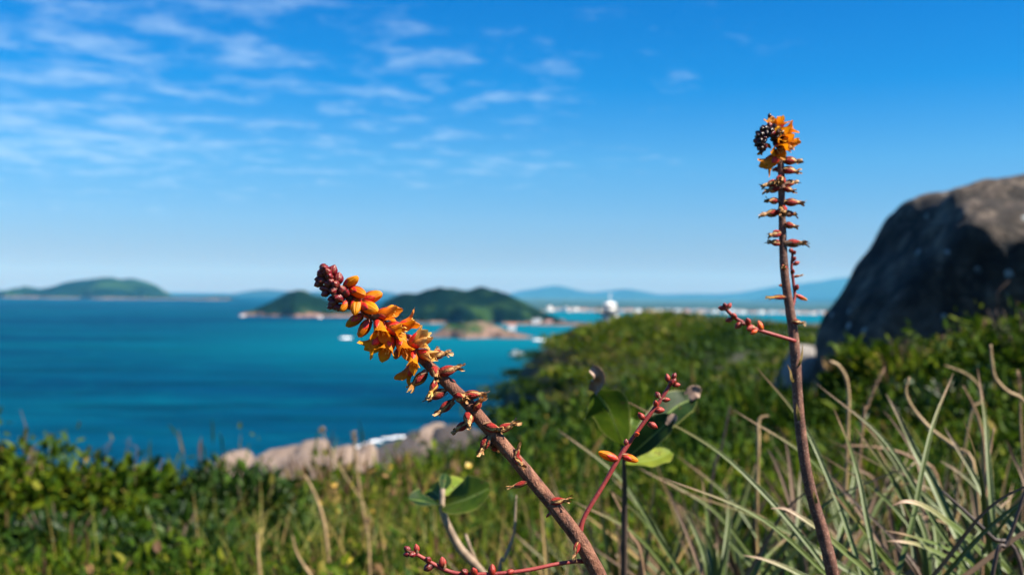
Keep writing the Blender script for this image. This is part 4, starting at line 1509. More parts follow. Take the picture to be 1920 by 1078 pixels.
LIST1 = [  # kind, base x y, tip x y (enlarged view), front, wide
    ('c', 312, 205, 402, 140, .6, .95), ('c', 352, 225, 448, 264, .8, .95), ('c', 425, 300, 566, 252, .6, .95), ('c', 420, 325, 534, 374, 1, 1.0), ('c', 392, 288, 378, 396, 1, .98), ('c', 340, 300, 282, 372, .5, .95),
    ('c', 428, 398, 316, 474, .4, .9), ('c', 478, 432, 402, 547, .9, .95),
    ('o', 518, 398, 686, 382, .7, .95), ('o', 536, 428, 560, 566, 1, .95), ('o', 588, 472, 752, 512, 1, 1.0), ('o', 660, 490, 816, 420, -.6, .9), ('o', 572, 540, 436, 640, .5, 1.05), ('o', 632, 552, 568, 680, .8, 1.05),
    ('o', 668, 560, 742, 676, .9, .9), ('c', 690, 622, 645, 690, -.6, .85),
    ('f', 752, 600, 872, 488, .5, .95), ('f', 760, 590, 892, 578, .8, 1.0), ('o', 776, 640, 768, 768, .9, .72), ('o', 790, 730, 690, 840, -.4, .9), ('wo', 862, 780, 736, 908, .5, .9),
    ('f', 806, 645, 938, 688, 1, .9), ('w', 882, 672, 1036, 648, .5, .85), ('w', 870, 690, 950, 614, -.5, .7), ('w', 905, 750, 936, 842, 1, 1.0), ('w', 940, 790, 1126, 738, .5, .82), ('wo', 930, 835, 876, 950, .8, .95),
    ('w', 990, 905, 842, 984, -.3, .9), ('w', 1038, 975, 914, 1080, .5, .85), ('w', 1010, 840, 1078, 900, -.8, .9), ('w', 1062, 945, 1150, 968, 1, 1.0), ('w', 1110, 938, 1286, 928, .5, .8), ('wo', 1178, 1040, 1256, 940, .3, .95),
    ('o', 700, 540, 790, 600, -.8, .9), ('c', 500, 400, 420, 360, -.9, .9), ('o', 600, 500, 540, 600, -.9, .9), ('c', 560, 420, 640, 330, -.6, .85), ('w', 850, 700, 800, 640, -.9, .9)]
LEN = {'c': 40, 'o': 50, 'f': 44, 'w': 44, 'wo': 42}
POOL = {'c': CLOSED, 'o': OPEN, 'f': FADED, 'w': WITH, 'wo': WITH_O}
for i, (k, bx, by, tx, ty, fr, wd) in enumerate(LIST1):
    b, t = z1(bx, by), z1(tx, ty)
    LS.put(POOL[k][i % len(POOL[k])], *b, *t, fr, max(LEN[k], math.hypot(t[0] - b[0], t[1] - b[1])), wd)
S2 = 2.709
LIST2 = [('w', 372, 250, 380, 335, 1, 1.1), ('w', 372, 305, 285, 358, -.5, .9), ('w', 455, 318, 565, 345, .9, .95), ('w', 520, 345, 640, 296, .6, .8), ('w', 478, 370, 424, 476, .8, .9), ('w', 500, 410, 520, 445, -1, .9),
         ('w', 606, 500, 642, 398, .4, .72), ('w', 612, 480, 660, 535, 1, .75), ('w', 676, 602, 562, 642, .4, .62), ('w', 780, 708, 908, 690, .6, .68), ('w', 935, 905, 905, 1005, .8, .72)]
for i, (k, bx, by, tx, ty, fr, wd) in enumerate(LIST2):
    b = (bx / S2 + 740, by / S2 + 680); t = (tx / S2 + 740, ty / S2 + 680)
    LS.put(WITH[(i * 5 + 2) % 6], *b, *t, fr, max(44, math.hypot(t[0] - b[0], t[1] - b[1])), wd)
LS.put([BUDR[0]], 1030, 962, 1024, 970, .5, 10, .8, "bud")


def side_branch(spike, pts, mat, depth, buds, flowers=(), bud_pool=BUDR, taper=None):
    """pts: (px, py, width, depth offset); buds: (x, y, size px, orange?) on the branch; flowers: (mesh, bx, by, tx, ty, wide)"""
    sp = spline(pts, 34)
    mb = MB()
    mb.tube([at(p[0], p[1], depth + p[3]) for p in sp], [p[2] / 2 / F * depth for p in sp], 12, 0, .10, 5)
    br = link("side_branch", mb.mesh("side_branch", [mat]), spike.e)
    A = np.array(sp)
    for i, (x, y, sz, kind) in enumerate(buds):
        k = int(np.argmin((A[:, 0] - x) ** 2 + (A[:, 1] - y) ** 2))
        s = A[k]
        ox, oy = x - s[0], y - s[1]
        off = math.hypot(ox, oy)
        j = min(k + 1, len(A) - 1) if k < len(A) - 1 else k
        tg = A[j][:2] - A[max(j - 2, 0)][:2]
        tg = tg / max(np.linalg.norm(tg), 1e-6)
        dep = max(0.0, (sz * .55) ** 2 - off * off) ** .5
        c3 = at(x, y, depth + s[3] - dep / F * depth)
        a3 = at(s[0] - tg[0] * sz * .35, s[1] - tg[1] * sz * .35, depth + s[3])
        ax = (c3 - a3).normalized()
        ln = sz * 1.2 / F * depth
        b3 = c3 - ax * ln * .5
        pool = {'r': BUDR, 'o': BUDO, 'm': BUDM, 'k': BUDK}[kind]
        o = bpy.data.objects.new("bud", pool[i % len(pool)]); COL.objects.link(o)
        o.parent = br
        o.matrix_world = Matrix.Translation(b3) @ ax.to_track_quat('Z', 'Y').to_matrix().to_4x4() @ Matrix.Rotation(rf.uniform(0, 6), 4, 'Z') @ Matrix.Diagonal((ln, ln, ln, 1))
    for me, bx, by, tx, ty, wd in flowers:
        k = int(np.argmin((A[:, 0] - bx) ** 2 + (A[:, 1] - by) ** 2))
        dd = depth + A[k][3]
        p0, p1 = at(bx, by, dd), at(tx, ty, dd - .15 * math.hypot(tx - bx, ty - by) / F * dd)
        ln = (p1 - p0).length
        o = bpy.data.objects.new("flower", me); COL.objects.link(o)
        o.parent = br
        o.matrix_world = Matrix.Translation(p0) @ (p1 - p0).to_track_quat('Z', 'Y').to_matrix().to_4x4() @ Matrix.Rotation(rf.uniform(0, 6), 4, 'Z') @ Matrix.Diagonal((ln * wd, ln * wd, ln, 1))
    return br


def z2(x, y):
    return x / S2 + 740, y / S2 + 680


side_branch(LS, [(*z2(938, 872), 11, 0), (*z2(965, 780), 8.5, .001), (*z2(1060, 620), 8.5, .004), (*z2(1135, 490), 9, .006), (*z2(1210, 380), 8, .008), (*z2(1290, 270), 8, .009), (*z2(1350, 190), 7.5, .010), (*z2(1402, 105), 6.5, .011)],
            BRANCH, FOCUS,
            [(*z2(1230, 362), 14, 'o'), (*z2(1175, 402), 11, 'm'), (*z2(1252, 270), 15, 'r'), (*z2(1312, 318), 17, 'r'), (*z2(1346, 240), 17, 'r'), (*z2(1325, 205), 13, 'r'), (*z2(1380, 187), 13, 'r'), (*z2(1336, 163), 12, 'm'),
             (*z2(1386, 76), 14, 'r'), (*z2(1420, 66), 11, 'm'), (*z2(1416, 94), 13, 'm'), (*z2(1433, 112), 12, 'r'), (*z2(1405, 100), 12, 'm')],
            [(CLOSED_1[0], *z2(1132, 492), *z2(1034, 452), .72), (CLOSED_1[1], *z2(1155, 470), *z2(1238, 500), .78)])
S8 = 4.364


def z8(x, y):
    return x / S8 + 720, y / S8 + 960


side_branch(LS, [(*z8(1640, 400), 9, .002), (*z8(1560, 402), 8, 0), (*z8(1400, 425), 7.5, -.002), (*z8(1200, 468), 7.5, -.004), (*z8(950, 500), 7.5, -.006), (*z8(700, 508), 8, -.006), (*z8(540, 486), 8, -.006), (*z8(400, 420), 8, -.006), (*z8(270, 345), 7, -.006), (*z8(215, 325), 6, -.006)],
            BRANCH, FOCUS,
            [(*z8(190, 300), 13, 'm'), (*z8(266, 292), 14, 'r'), (*z8(186, 342), 12, 'm'), (*z8(232, 345), 13, 'm'), (*z8(360, 388), 14, 'm'), (*z8(360, 452), 16, 'm'), (*z8(478, 408), 18, 'r'), (*z8(660, 488), 14, 'm'),
             (*z8(735, 482), 17, 'r'), (*z8(885, 470), 19, 'r'), (*z8(1030, 488), 14, 'r')])

# ------------------------------------------------------------------ the upright spike, slightly out of focus
RD = 0.56
RS = Spike("flower_spike", [(1459, 262, 8, 0), (1462, 290, 11, 0), (1465, 330, 13, 0), (1466, 380, 13, 0), (1467, 430, 14, 0), (1469, 480, 15, 0), (1473, 530, 16, 0), (1481, 580, 17, 0), (1487, 620, 18, 0), (1492, 680, 19, 0), (1496, 750, 19, 0),
                            (1503, 820, 20, 0), (1513, 890, 21, 0), (1528, 950, 22, 0), (1547, 1015, 23, 0), (1561, 1075, 24, 0), (1572, 1150, 25, .01), (1585, 1300, 27, .02), (1590, 1800, 30, .05), (1592, 2500, 32, .06)],
           RD, "tall upright brown stem with withered flowers and an orange flower head, standing before the boulder", STEM_FAR)
S3 = 3.852


def z3(x, y):
    return x / S3 + 1330, y / S3 + 200


LIST3 = [('o', 470, 180, 442, 70, .5, 1.0), ('o', 490, 180, 535, 74, .5, 1.05), ('o', 520, 195, 626, 140, .5, 1.0), ('o', 495, 220, 540, 182, 1, 1.15), ('o', 520, 240, 650, 274, .4, .85), ('o', 510, 235, 565, 250, 1, 1.1), ('f', 520, 280, 612, 312, .3, 1.0),
         ('o', 490, 290, 522, 332, 1, 1.1), ('o', 505, 355, 372, 450, .4, 1.05), ('o', 500, 160, 500, 90, -.6, 1.0), ('o', 510, 260, 600, 230, -.6, 1.0), ('w', 530, 388, 664, 392, .4, .75), ('w', 530, 452, 660, 482, .4, .75), ('w', 505, 450, 470, 465, -.8, .8), ('w', 505, 545, 376, 568, .3, .7), ('w', 520, 525, 500, 555, 1, .9),
         ('w', 540, 560, 645, 548, -.6, .7), ('w', 505, 585, 402, 615, .5, .75), ('w', 535, 588, 622, 625, .7, .8), ('w', 505, 682, 408, 694, .4, .75), ('w', 540, 690, 686, 698, .4, .68), ('w', 505, 762, 374, 778, .4, .7), ('w', 530, 735, 528, 768, 1, .9),
         ('w', 545, 768, 628, 772, -.6, .75), ('w', 540, 848, 644, 872, .4, .8), ('w', 515, 912, 422, 922, .6, .8), ('w', 515, 988, 416, 978, .4, .75), ('w', 545, 985, 704, 986, .4, .65)]
for i, (k, bx, by, tx, ty, fr, wd) in enumerate(LIST3):
    b, t = z3(bx, by), z3(tx, ty)
    if k == 'w':
        t = (b[0] + (t[0] - b[0]) * 1.1, t[1] + rf.uniform(-4, 4))
        wd *= 1.25
    RS.put(POOL[k][(i * 3 + 1) % len(POOL[k])], *b, *t, fr, max(34, math.hypot(t[0] - b[0], t[1] - b[1])), wd)
S4 = 3.85


def z4(x, y):
    return x / S4 + 1320, y / S4 + 440


LIST4 = [('w', 578, 240, 572, 228, 1, .8), ('wo', 590, 450, 446, 456, .3, .55), ('w', 630, 622, 738, 640, .7, .75)]
for i, (k, bx, by, tx, ty, fr, wd) in enumerate(LIST4):
    b, t = z4(bx, by), z4(tx, ty)
    RS.put(POOL[k][(i + 2) % len(POOL[k])], *b, *t, fr, max(30, math.hypot(t[0] - b[0], t[1] - b[1])), wd)
# the dark, beaded tip that curls over and down
S6 = 8.29


def z6(x, y):
    return x / S6 + 1400, y / S6 + 200


arc = spline([(*z6(500, 560), 7, 0), (*z6(470, 430), 7, -.004), (*z6(400, 360), 6, -.006), (*z6(310, 375), 6, -.006), (*z6(240, 440), 5, -.006), (*z6(205, 530), 5, -.006), (*z6(225, 620), 4, -.006), (*z6(290, 665), 3, -.006)], 30)
mb = MB()
mb.tube([at(p[0], p[1], RD + p[3]) for p in arc], [p[2] / 2 / F * RD for p in arc], 10, 0, .1, 2)
curl = link("curled_tip", mb.mesh("curled_tip", [BUD_BLACK]), RS.e)
curl["label"] = "curled tip beaded with dark buds"
A = np.array(arc)
for i in range(58):
    k = int(i / 58 * 29)
    a = i * 2.4
    sz = 12.5 if k < 22 else 10.0
    tx_, ty_ = (A[min(k + 1, 29)] - A[max(k - 1, 0)])[:2]
    ln_ = math.hypot(tx_, ty_) or 1
    nx_, ny_ = -ty_ / ln_, tx_ / ln_
    rad = 10.5 * (1 - .3 * k / 29)
    lat = math.cos(a) * rad
    dep = math.sin(a) * rad
    b3 = at(A[k][0], A[k][1], RD + A[k][3])
    c3 = at(A[k][0] + nx_ * lat, A[k][1] + ny_ * lat, RD + A[k][3] - dep / F * RD)
    ax = (c3 - b3).normalized()
    ln = sz * 1.1 / F * RD
    o = bpy.data.objects.new("bud", BUDK[i % 3] if i % 7 else BUDM[i % 5]); COL.objects.link(o)
    o.parent = curl
    o.matrix_world = Matrix.Translation(c3 - ax * ln * .6) @ ax.to_track_quat('Z', 'Y').to_matrix().to_4x4() @ Matrix.Diagonal((ln * 1.05, ln * 1.05, ln, 1))
for bx, by, tx, ty in ((420, 440, 408, 400), (370, 640, 320, 590), (240, 680, 200, 740)):
    b, t = z6(bx, by), z6(tx, ty)
    RS.put(OPEN[2], *b, *t, 1, 14, .8, None, None, False)
RS.put([BUDK[0]], *z6(350, 175), *z6(362, 100), .2, 10, 1.0, "bud", None, False)

side_branch(RS, [(*z4(660, 768), 7, -.008), (*z4(540, 732), 7, -.011), (*z4(400, 690), 7, -.013), (*z4(330, 655), 6.5, -.014), (*z4(240, 610), 6.5, -.015), (*z4(175, 555), 6, -.016), (*z4(155, 520), 5, -.016)], BRANCH, RD,
            [(*z4(128, 530), 12, 'r'), (*z4(150, 508), 9, 'm'), (*z4(182, 514), 11, 'r'), (*z4(216, 585), 13, 'r'), (*z4(180, 616), 12, 'r'), (*z4(246, 655), 14, 'r'), (*z4(316, 625), 14, 'r'), (*z4(330, 676), 15, 'r'), (*z4(358, 702), 14, 'o'), (*z4(405, 655), 16, 'o'),
             (*z4(285, 640), 10, 'm')])
side_branch(RS, [(*z4(640, 520), 6, .010), (*z4(655, 440), 6, .012), (*z4(645, 340), 6, .013), (*z4(632, 240), 5.5, .013), (*z4(638, 150), 5, .013), (*z4(635, 110), 4, .013)], BRANCH, RD,
            [(*z4(628, 115), 11, 'r'), (*z4(650, 130), 9, 'm'), (*z4(650, 175), 10, 'r'), (*z4(668, 205), 11, 'r'), (*z4(640, 265), 11, 'r'), (*z4(560, 367), 10, 'o'), (*z4(668, 380), 12, 'r')],
            [(WITH_1[0], *z4(640, 305), *z4(724, 290), .55), (CLOSED_1[2], *z4(660, 435), *z4(748, 472), .6)])


def blade(mb, pts, width, nrm, mat=0, nu=22, fold=.35, spines=0, thick=.12, tipw=.06, seed=0, basew=.75):
    """a channelled leaf along world points, u = 0 at the tip, 1 at the base"""
    P = [Vector(p) for p in spline([tuple(p) for p in pts], nu + 1)]
    nrm = Vector(nrm).normalized()
    frames = []
    for i in range(nu + 1):
        t = (P[min(i + 1, nu)] - P[max(i - 1, 0)]).normalized()
        s = t.cross(nrm)
        s = s.normalized() if s.length > 1e-6 else Vector((1, 0, 0))
        frames.append((t, s, s.cross(t).normalized()))

    def wid(u):
        return width * (tipw + (1 - tipw) * min(1, u / .55) ** .8) * (1 - (1 - basew) * max(0, (u - .7) / .3))

    def fn(u, w):
        i = int(round(u * nu))
        t, s, n = frames[i]
        wd = wid(u)
        wv = noise.noise(Vector((u * 6, seed, 1))) * .12
        a = w * 2 * PI
        x, y = math.cos(a), math.sin(a)
        return P[i] + s * (x * wd * .5) + n * (fold * wd * .5 * abs(x) ** 1.5 + y * thick * wd * .5 * (1 - x * x * .85)) + s * wv * wd
    mb.grid(fn, nu, 10, mat, True)
    if spines:
        rs = random.Random(seed)
        for k in range(spines):
            u = .12 + .82 * (k + rs.random() * .6) / spines
            i = min(int(u * nu), nu - 1)
            t, s, n = frames[i]
            wd = wid(u)
            for sg in (-1, 1):
                b = P[i].lerp(P[i + 1], rs.random()) + s * sg * wd * .48 + n * fold * wd * .5
                tip = b + s * sg * wd * .16 - t * wd * .16
                mb.tri([b + t * wd * .09, b - t * wd * .06, tip], mat, (u, .5))


ROSETTE_LEAF = mat_blade("rosette_leaf", [(0.0, (0.14, 0.075, 0.04)), (0.12, (0.24, 0.15, 0.075)), (0.22, (0.12, 0.12, 0.03)), (0.36, (0.08, 0.12, 0.018)), (0.75, (0.085, 0.13, 0.02)), (1.0, (0.03, 0.045, 0.01))], .5, .12)
ROSETTE_PALE = mat_blade("rosette_leaf_pale", [(0.0, (0.26, 0.16, 0.10)), (0.18, (0.38, 0.26, 0.17)), (0.32, (0.26, 0.23, 0.11)), (0.48, (0.10, 0.14, 0.032)), (1.0, (0.05, 0.075, 0.018))], .5, .1)
ROSETTE_DRY = mat_blade("rosette_leaf_dry", [(0.0, (0.06, 0.032, 0.018)), (0.3, (0.12, 0.065, 0.035)), (0.6, (0.20, 0.12, 0.065)), (1.0, (0.07, 0.04, 0.022))], .65, .05)
ROSETTE_DARK = mat_blade("rosette_leaf_dark", [(0.0, (0.03, 0.016, 0.010)), (0.5, (0.07, 0.038, 0.022)), (1.0, (0.10, 0.055, 0.03))], .6, .05)
STRAW = mat_blade("straw_leaf", [(0.0, (0.32, 0.19, 0.07)), (0.4, (0.40, 0.27, 0.08)), (1.0, (0.14, 0.13, 0.03))], .5, .2)
S5 = 2.462


def z5(x, y, d):
    return at(x / S5 + 1320, y / S5 + 640, d)


KINDS = {'g': ROSETTE_LEAF, 'p': ROSETTE_PALE, 'd': ROSETTE_DRY, 'k': ROSETTE_DARK, 's': STRAW}
# each rosette: base (enlarged-view px, depth) and its leaves: (kind, width px at tip distance, spines, [(x, y, depth)...] from the tip)
ROSETTES = [
    ("spiny grey green rosette whose long leaf arches over in the corner below the boulder", (1370, 1330, .80), [
        ('p', 44, 12, [(868, 758, .66), (925, 740, .66), (1000, 756, .665), (1100, 820, .68), (1210, 915, .70), (1320, 1060, .74)]),
        ('g', 40, 10, [(840, 240, .92), (900, 350, .91), (965, 490, .90), (1050, 640, .88), (1140, 830, .86)]),
        ('g', 26, 10, [(838, 872, .70), (950, 898, .71), (1100, 950, .73), (1240, 1040, .76)]),
        ('p', 30, 6, [(842, 920, .72), (920, 925, .72), (1010, 950, .73), (1180, 1040, .76)]),
        ('g', 34, 8, [(1110, 395, .95), (1180, 510, .94), (1280, 690, .92), (1340, 900, .88)]),
        ('g', 34, 8, [(1300, 700, .84), (1310, 800, .84), (1330, 950, .83)])]),
    ("spiny rosette with upright brown tipped leaves beside the tall stem", (1060, 1300, .90), [
        ('g', 30, 8, [(692, 390, .90), (760, 480, .90), (860, 620, .90), (930, 750, .90), (1005, 925, .90)]),
        ('g', 26, 8, [(715, 360, 1.0), (800, 450, 1.0), (900, 590, .99), (965, 740, .98), (1030, 930, .95)]),
        ('d', 20, 0, [(825, 315, 1.05), (880, 380, 1.05), (960, 500, 1.04), (1010, 640, 1.02)]),
        ('g', 26, 8, [(945, 640, 1.0), (1000, 700, 1.0), (1060, 830, .98), (1080, 980, .95)]),
        ('g', 30, 10, [(588, 690, .74), (680, 800, .75), (770, 915, .76), (880, 1065, .78)]),
        ('k', 18, 0, [(840, 880, .80), (900, 960, .80), (985, 1078, .80)])]),
    ("rosette with a pale leaf bowed across the foot of the tall stem", (860, 1320, .70), [
        ('p', 34, 8, [(308, 770, .66), (390, 778, .66), (520, 860, .66), (640, 965, .67), (770, 1085, .68)]),
        ('p', 26, 5, [(180, 985, .70), (300, 1012, .70), (450, 1080, .70)]),
        ('k', 16, 0, [(495, 590, .85), (640, 690, .85), (760, 800, .84), (900, 935, .82), (1000, 1085, .80)]),
        ('g', 26, 8, [(640, 1000, .78), (700, 960, .78), (760, 1000, .77), (820, 1090, .76)])]),
    ("spiny rosette at the picture's edge crossed by dark dry stalks", (1640, 1300, .90), [
        ('g', 30, 9, [(1090, 550, 1.0), (1200, 620, .99), (1320, 740, .97), (1430, 870, .95)]),
        ('g', 36, 9, [(1480, 560, .96), (1500, 700, .95), (1530, 880, .94)]),
        ('g', 30, 8, [(1320, 720, 1.0), (1400, 790, .99), (1500, 900, .97)]),
        ('g', 26, 8, [(1330, 830, .85), (1400, 880, .85), (1500, 1000, .86)]),
        ('d', 20, 0, [(1390, 450, 1.0), (1430, 540, 1.0), (1480, 650, .99)]),
        ('s', 16, 0, [(1400, 450, 1.1), (1440, 560, 1.1), (1490, 680, 1.1)])]),
    ("loose rosette of narrow green leaves between the leaning and the tall stem", (60, 1320, 1.0), [
        ('g', 30, 6, [(125, 628, 1.1), (118, 720, 1.1), (112, 860, 1.08), (90, 1050, 1.05)]),
        ('g', 24, 6, [(-130, 730, 1.05), (-80, 800, 1.05), (-30, 900, 1.04), (10, 1020, 1.02)]),
        ('g', 26, 6, [(-60, 760, 1.0), (0, 880, 1.0), (50, 1000, 1.0)]),
        ('g', 24, 6, [(60, 890, 1.05), (65, 980, 1.04), (60, 1080, 1.02)]),
        ('g', 24, 6, [(110, 900, 1.0), (95, 990, 1.0), (70, 1090, 1.0)]),
        ('d', 20, 0, [(-200, 610, 1.1), (-150, 720, 1.1), (-90, 860, 1.08), (-20, 1040, 1.05)]),
        ('g', 30, 6, [(290, 850, 1.0), (280, 930, 1.0), (240, 1060, 1.0)]),
        ('s', 16, 0, [(240, 660, 1.1), (245, 820, 1.1), (250, 1060, 1.08)])]),
    ("tangle of drying rosette leaves behind the foot of the tall stem", (520, 1330, 1.15), [
        ('d', 22, 0, [(290, 490, 1.25), (330, 560, 1.24), (380, 690, 1.22), (430, 860, 1.2)]),
        ('d', 20, 0, [(340, 390, 1.3), (380, 470, 1.3), (400, 600, 1.28), (420, 800, 1.24)]),
        ('g', 26, 6, [(800, 660, 1.1), (760, 760, 1.1), (690, 870, 1.1), (610, 1050, 1.1)]),
        ('d', 18, 0, [(620, 500, 1.2), (700, 580, 1.2), (800, 680, 1.2)]),
        ('p', 22, 0, [(450, 520, 1.2), (445, 620, 1.2), (440, 760, 1.18), (436, 940, 1.15)]),
        ('g', 24, 6, [(700, 400, 1.3), (690, 520, 1.3), (690, 660, 1.28)]),
        ('s', 14, 0, [(840, 730, .95), (780, 830, .95), (700, 930, .95), (610, 1060, .95)])])]
rg = random.Random(3)
for lab, (bx, by, bd), leaves in ROSETTES:
    base = z5(bx, by, bd)
    gz = float(ground(base.x, base.y)[0])
    if base.z < gz:
        base.z = gz
    e = empty("spiny_rosette", base, lab, "plant")
    allv = [(k, w, s, [z5(*p) for p in pts]) for k, w, s, pts in leaves]
    for q in range(9):        # lower leaves spreading around the heart
        a = q / 9 * 2 * PI + rg.uniform(-.3, .3)
        ln = rg.uniform(.13, .24)
        zt = rg.uniform(.06, .2)
        tip = base + Vector((math.cos(a) * ln, math.sin(a) * ln, zt))
        allv.append((rg.choice('ggdg'), 22, 6, [tip, base + Vector((math.cos(a) * ln * .6, math.sin(a) * ln * .6, zt * .75))]))
    for i, (k, w, s, pts) in enumerate(allv):
        mb = MB()
        last = pts[-1]
        pts = pts + [last.lerp(base, .5), base + Vector((rg.uniform(-.02, .02), rg.uniform(-.02, .02), 0))]
        t = (pts[1] - pts[0])
        side = Vector((-.35, -.75, .6)) if k != 'k' else Vector((0, -1, .2))
        dist = (pts[0] - Vector((0, 0, HZ))).length
        blade(mb, pts, w / S5 / F * dist * .95, side, 0, 24, .55, s, .07, .06, i * 3.7 + bx)
        link("leaf", mb.mesh("leaf", [KINDS[k]]), e)


BACK = [(1180, 860, 1.5, "narrow leaved rosette behind the crimson branch and the broad leaved plant"), (1330, 850, 1.7, "pale bladed rosette halfway between the crimson branch and the tall stem"),
        (1440, 880, 1.3, "rosette of thin blades close behind the foot of the tall stem"), (1620, 820, 1.6, "rosette of thin blades under the hooked dry stalk"),
        (1730, 840, 1.35, "dense rosette of blades in the middle of the corner thicket"), (1860, 850, 1.5, "rosette of blades behind the edge of the corner thicket"), (1050, 960, 1.4, "small rosette of blades right behind the fork of the leaning stem")]
for px, py, d, lab in BACK:
    t0 = at(px, py, d)
    gz = float(ground(t0.x, t0.y)[0])
    base = Vector((t0.x, t0.y, gz))
    e = empty("spiny_rosette", base, lab, "plant")
    for q in range(42):
        a = q * 2.4 + rg.uniform(-.3, .3)
        el = rg.uniform(.75, 1.45)
        ln = (t0.z - gz) * rg.uniform(.6, 1.12)
        dv = Vector((math.cos(a) * math.cos(el), math.sin(a) * math.cos(el), math.sin(el)))
        tip = base + dv * ln + Vector((math.cos(a), math.sin(a), -.6)) * ln * rg.uniform(-.03, .14)
        mb = MB()
        blade(mb, [tip, base + dv * ln * .55, base], .0075 * rg.uniform(.6, 1.3), (-.35, -.75, .6), 0, 10, .55, 5, .06, .05, q + px)
        link("leaf", mb.mesh("leaf", [rg.choice([ROSETTE_LEAF] * 7 + [ROSETTE_DRY] * 2 + [STRAW])]), e)


# ------------------------------------------------------------------ dry stalks and twigs standing alone
def stalk(name, pts, w, mat, label, cat="stalk", head=0, taper=.5):
    """pts: photo pixels with depth, from the tip down; runs on to the ground"""
    W = [at(*p) for p in pts]
    last = W[-1]
    gz = float(ground(last.x, last.y)[0])
    dirn = (W[-1] - W[-2]).normalized()
    foot = Vector((last.x + dirn.x * .08, last.y + max(dirn.y, 0) * .08 + .02, min(gz, last.z - .02) - .02))
    W = W + [last.lerp(foot, .5), foot]
    e = empty(name, foot, label, cat)
    sp = [Vector(p) for p in spline([tuple(p) for p in W], 30)]
    d = pts[0][2]
    mb = MB()
    mb.tube(sp, [.72 * w / 2 / F * d * (taper + (1 - taper) * min(1, i / 12)) for i in range(30)], 8, 0, .25, w)
    link("stem", mb.mesh("stem", [mat]), e)
    if head:
        rs = random.Random(int(pts[0][0]))
        mb = MB()
        for k in range(60):
            t = rs.random() * head
            i = t * 29
            p = sp[int(i)]
            dv = Vector((rs.gauss(0, 1), rs.gauss(0, 1), rs.gauss(.8, .8))).normalized()
            L = rs.uniform(5, 10) / F * d
            s = dv.cross(Vector((0, 1, .2))).normalized() * L * .18
            mb.tri([p - s, p + s, p + dv * L])
        link("seed_head", mb.mesh("seed_head", [mat]), e)


DRYGRASS = mat_plain("dry_grass", [(0.3, (0.20, 0.12, 0.055)), (0.7, (0.46, 0.32, 0.16))], 40.0, 0.6, 0.2, 0.001)
BROWN = mat_plain("dry_brown", [(0.3, (0.14, 0.075, 0.04)), (0.7, (0.40, 0.24, 0.13))], 40.0, 0.65, 0.2, 0.001)
DARKST = mat_plain("dead_stalk_dark", [(0.3, (0.02, 0.014, 0.012)), (0.7, (0.08, 0.05, 0.04))], 40.0, 0.6, 0.2, 0.001)


def p5(*pts):
    return [(x / S5 + 1320, y / S5 + 640, d) for x, y, d in pts]


stalk("dry_stalk", p5((580, 92, 1.3), (620, 112, 1.3), (655, 170, 1.3), (668, 260, 1.3), (664, 395, 1.3)), 9, DRYGRASS, "dry stalk with a hooked top below the boulder", taper=.9)
stalk("dry_stalk", p5((830, 132, 1.4), (790, 210, 1.4), (755, 300, 1.4), (735, 370, 1.4)), 7, BROWN, "short brown seed stalk leaning under the boulder", head=.5)
stalk("dry_stalk", p5((948, 165, 1.15), (932, 240, 1.15), (980, 330, 1.15), (1060, 415, 1.14), (1160, 490, 1.12), (1250, 600, 1.1)), 9, STRAW and DRYGRASS, "kinked straw coloured stalk below the dark shrub", taper=.6)
stalk("dry_stalk", p5((1322, 15, 1.2), (1330, 100, 1.2), (1345, 170, 1.2), (1400, 230, 1.2), (1475, 275, 1.2), (1530, 420, 1.2)), 9, DRYGRASS, "curly pale stalk in front of the darkest shrub", taper=.7)
stalk("dry_stalk", p5((1195, 205, 1.2), (1235, 280, 1.2), (1270, 370, 1.2), (1292, 490, 1.2), (1295, 700, 1.2)), 8, BROWN, "slanting brown stalk above the corner rosette")
stalk("dry_stalk", p5((1338, 400, .9), (1318, 520, .9), (1302, 680, .9), (1292, 860, .9)), 9, BROWN, "straight grey brown stick standing in the corner rosette")
stalk("dry_stalk", p5((1520, 560, .62), (1470, 730, .62), (1400, 930, .62), (1330, 1090, .62)), 11, DARKST, "dark stalk crossing the very corner")
stalk("dry_stalk", p5((1100, 690, .72), (1200, 780, .72), (1330, 905, .72), (1465, 1055, .72)), 11, DARKST, "dark stalk lying across the corner rosette")
stalk("dry_stalk", p5((640, 480, 1.25), (760, 485, 1.25), (880, 505, 1.25), (980, 550, 1.25), (1080, 640, 1.25)), 8, BROWN, "fallen brown stem lying across the upright leaves")
stalk("dry_stalk", p5((1110, 110, 1.5), (1210, 150, 1.5), (1270, 210, 1.5), (1275, 280, 1.5), (1230, 350, 1.5)), 6, DRYGRASS, "thin bent twig in the shade of the darkest shrub")
stalk("folded_leaf", p5((298, 343, 1.35), (262, 352, 1.35), (250, 390, 1.35), (250, 490, 1.35)), 9, DRYGRASS, "pale dry leaf snapped over at its top", "leaf")
stalk("dry_stalk", p5((118, 300, 1.6), (105, 370, 1.6), (80, 490, 1.6), (40, 620, 1.6)), 7, DARKST, "dark thin twig rising behind the rosettes")
for bx, by, tx, ty in ((690, 930, 710, 788), (632, 1045, 600, 935)):
    mb = MB()
    a, b = z4(bx, by), z4(tx, ty)
    blade(mb, [at(*b, RD - .004), at((a[0] + b[0]) / 2 + 2, (a[1] + b[1]) / 2, RD - .004), at(*a, RD - .004), at(a[0] - 4 if bx > 650 else a[0] + 8, a[1] + 6, RD)], 5 / F * RD, (0, -1, 0), 0, 10, .3, 0, .2)
    link("bract", mb.mesh("bract", [STRAW]), RS.e)
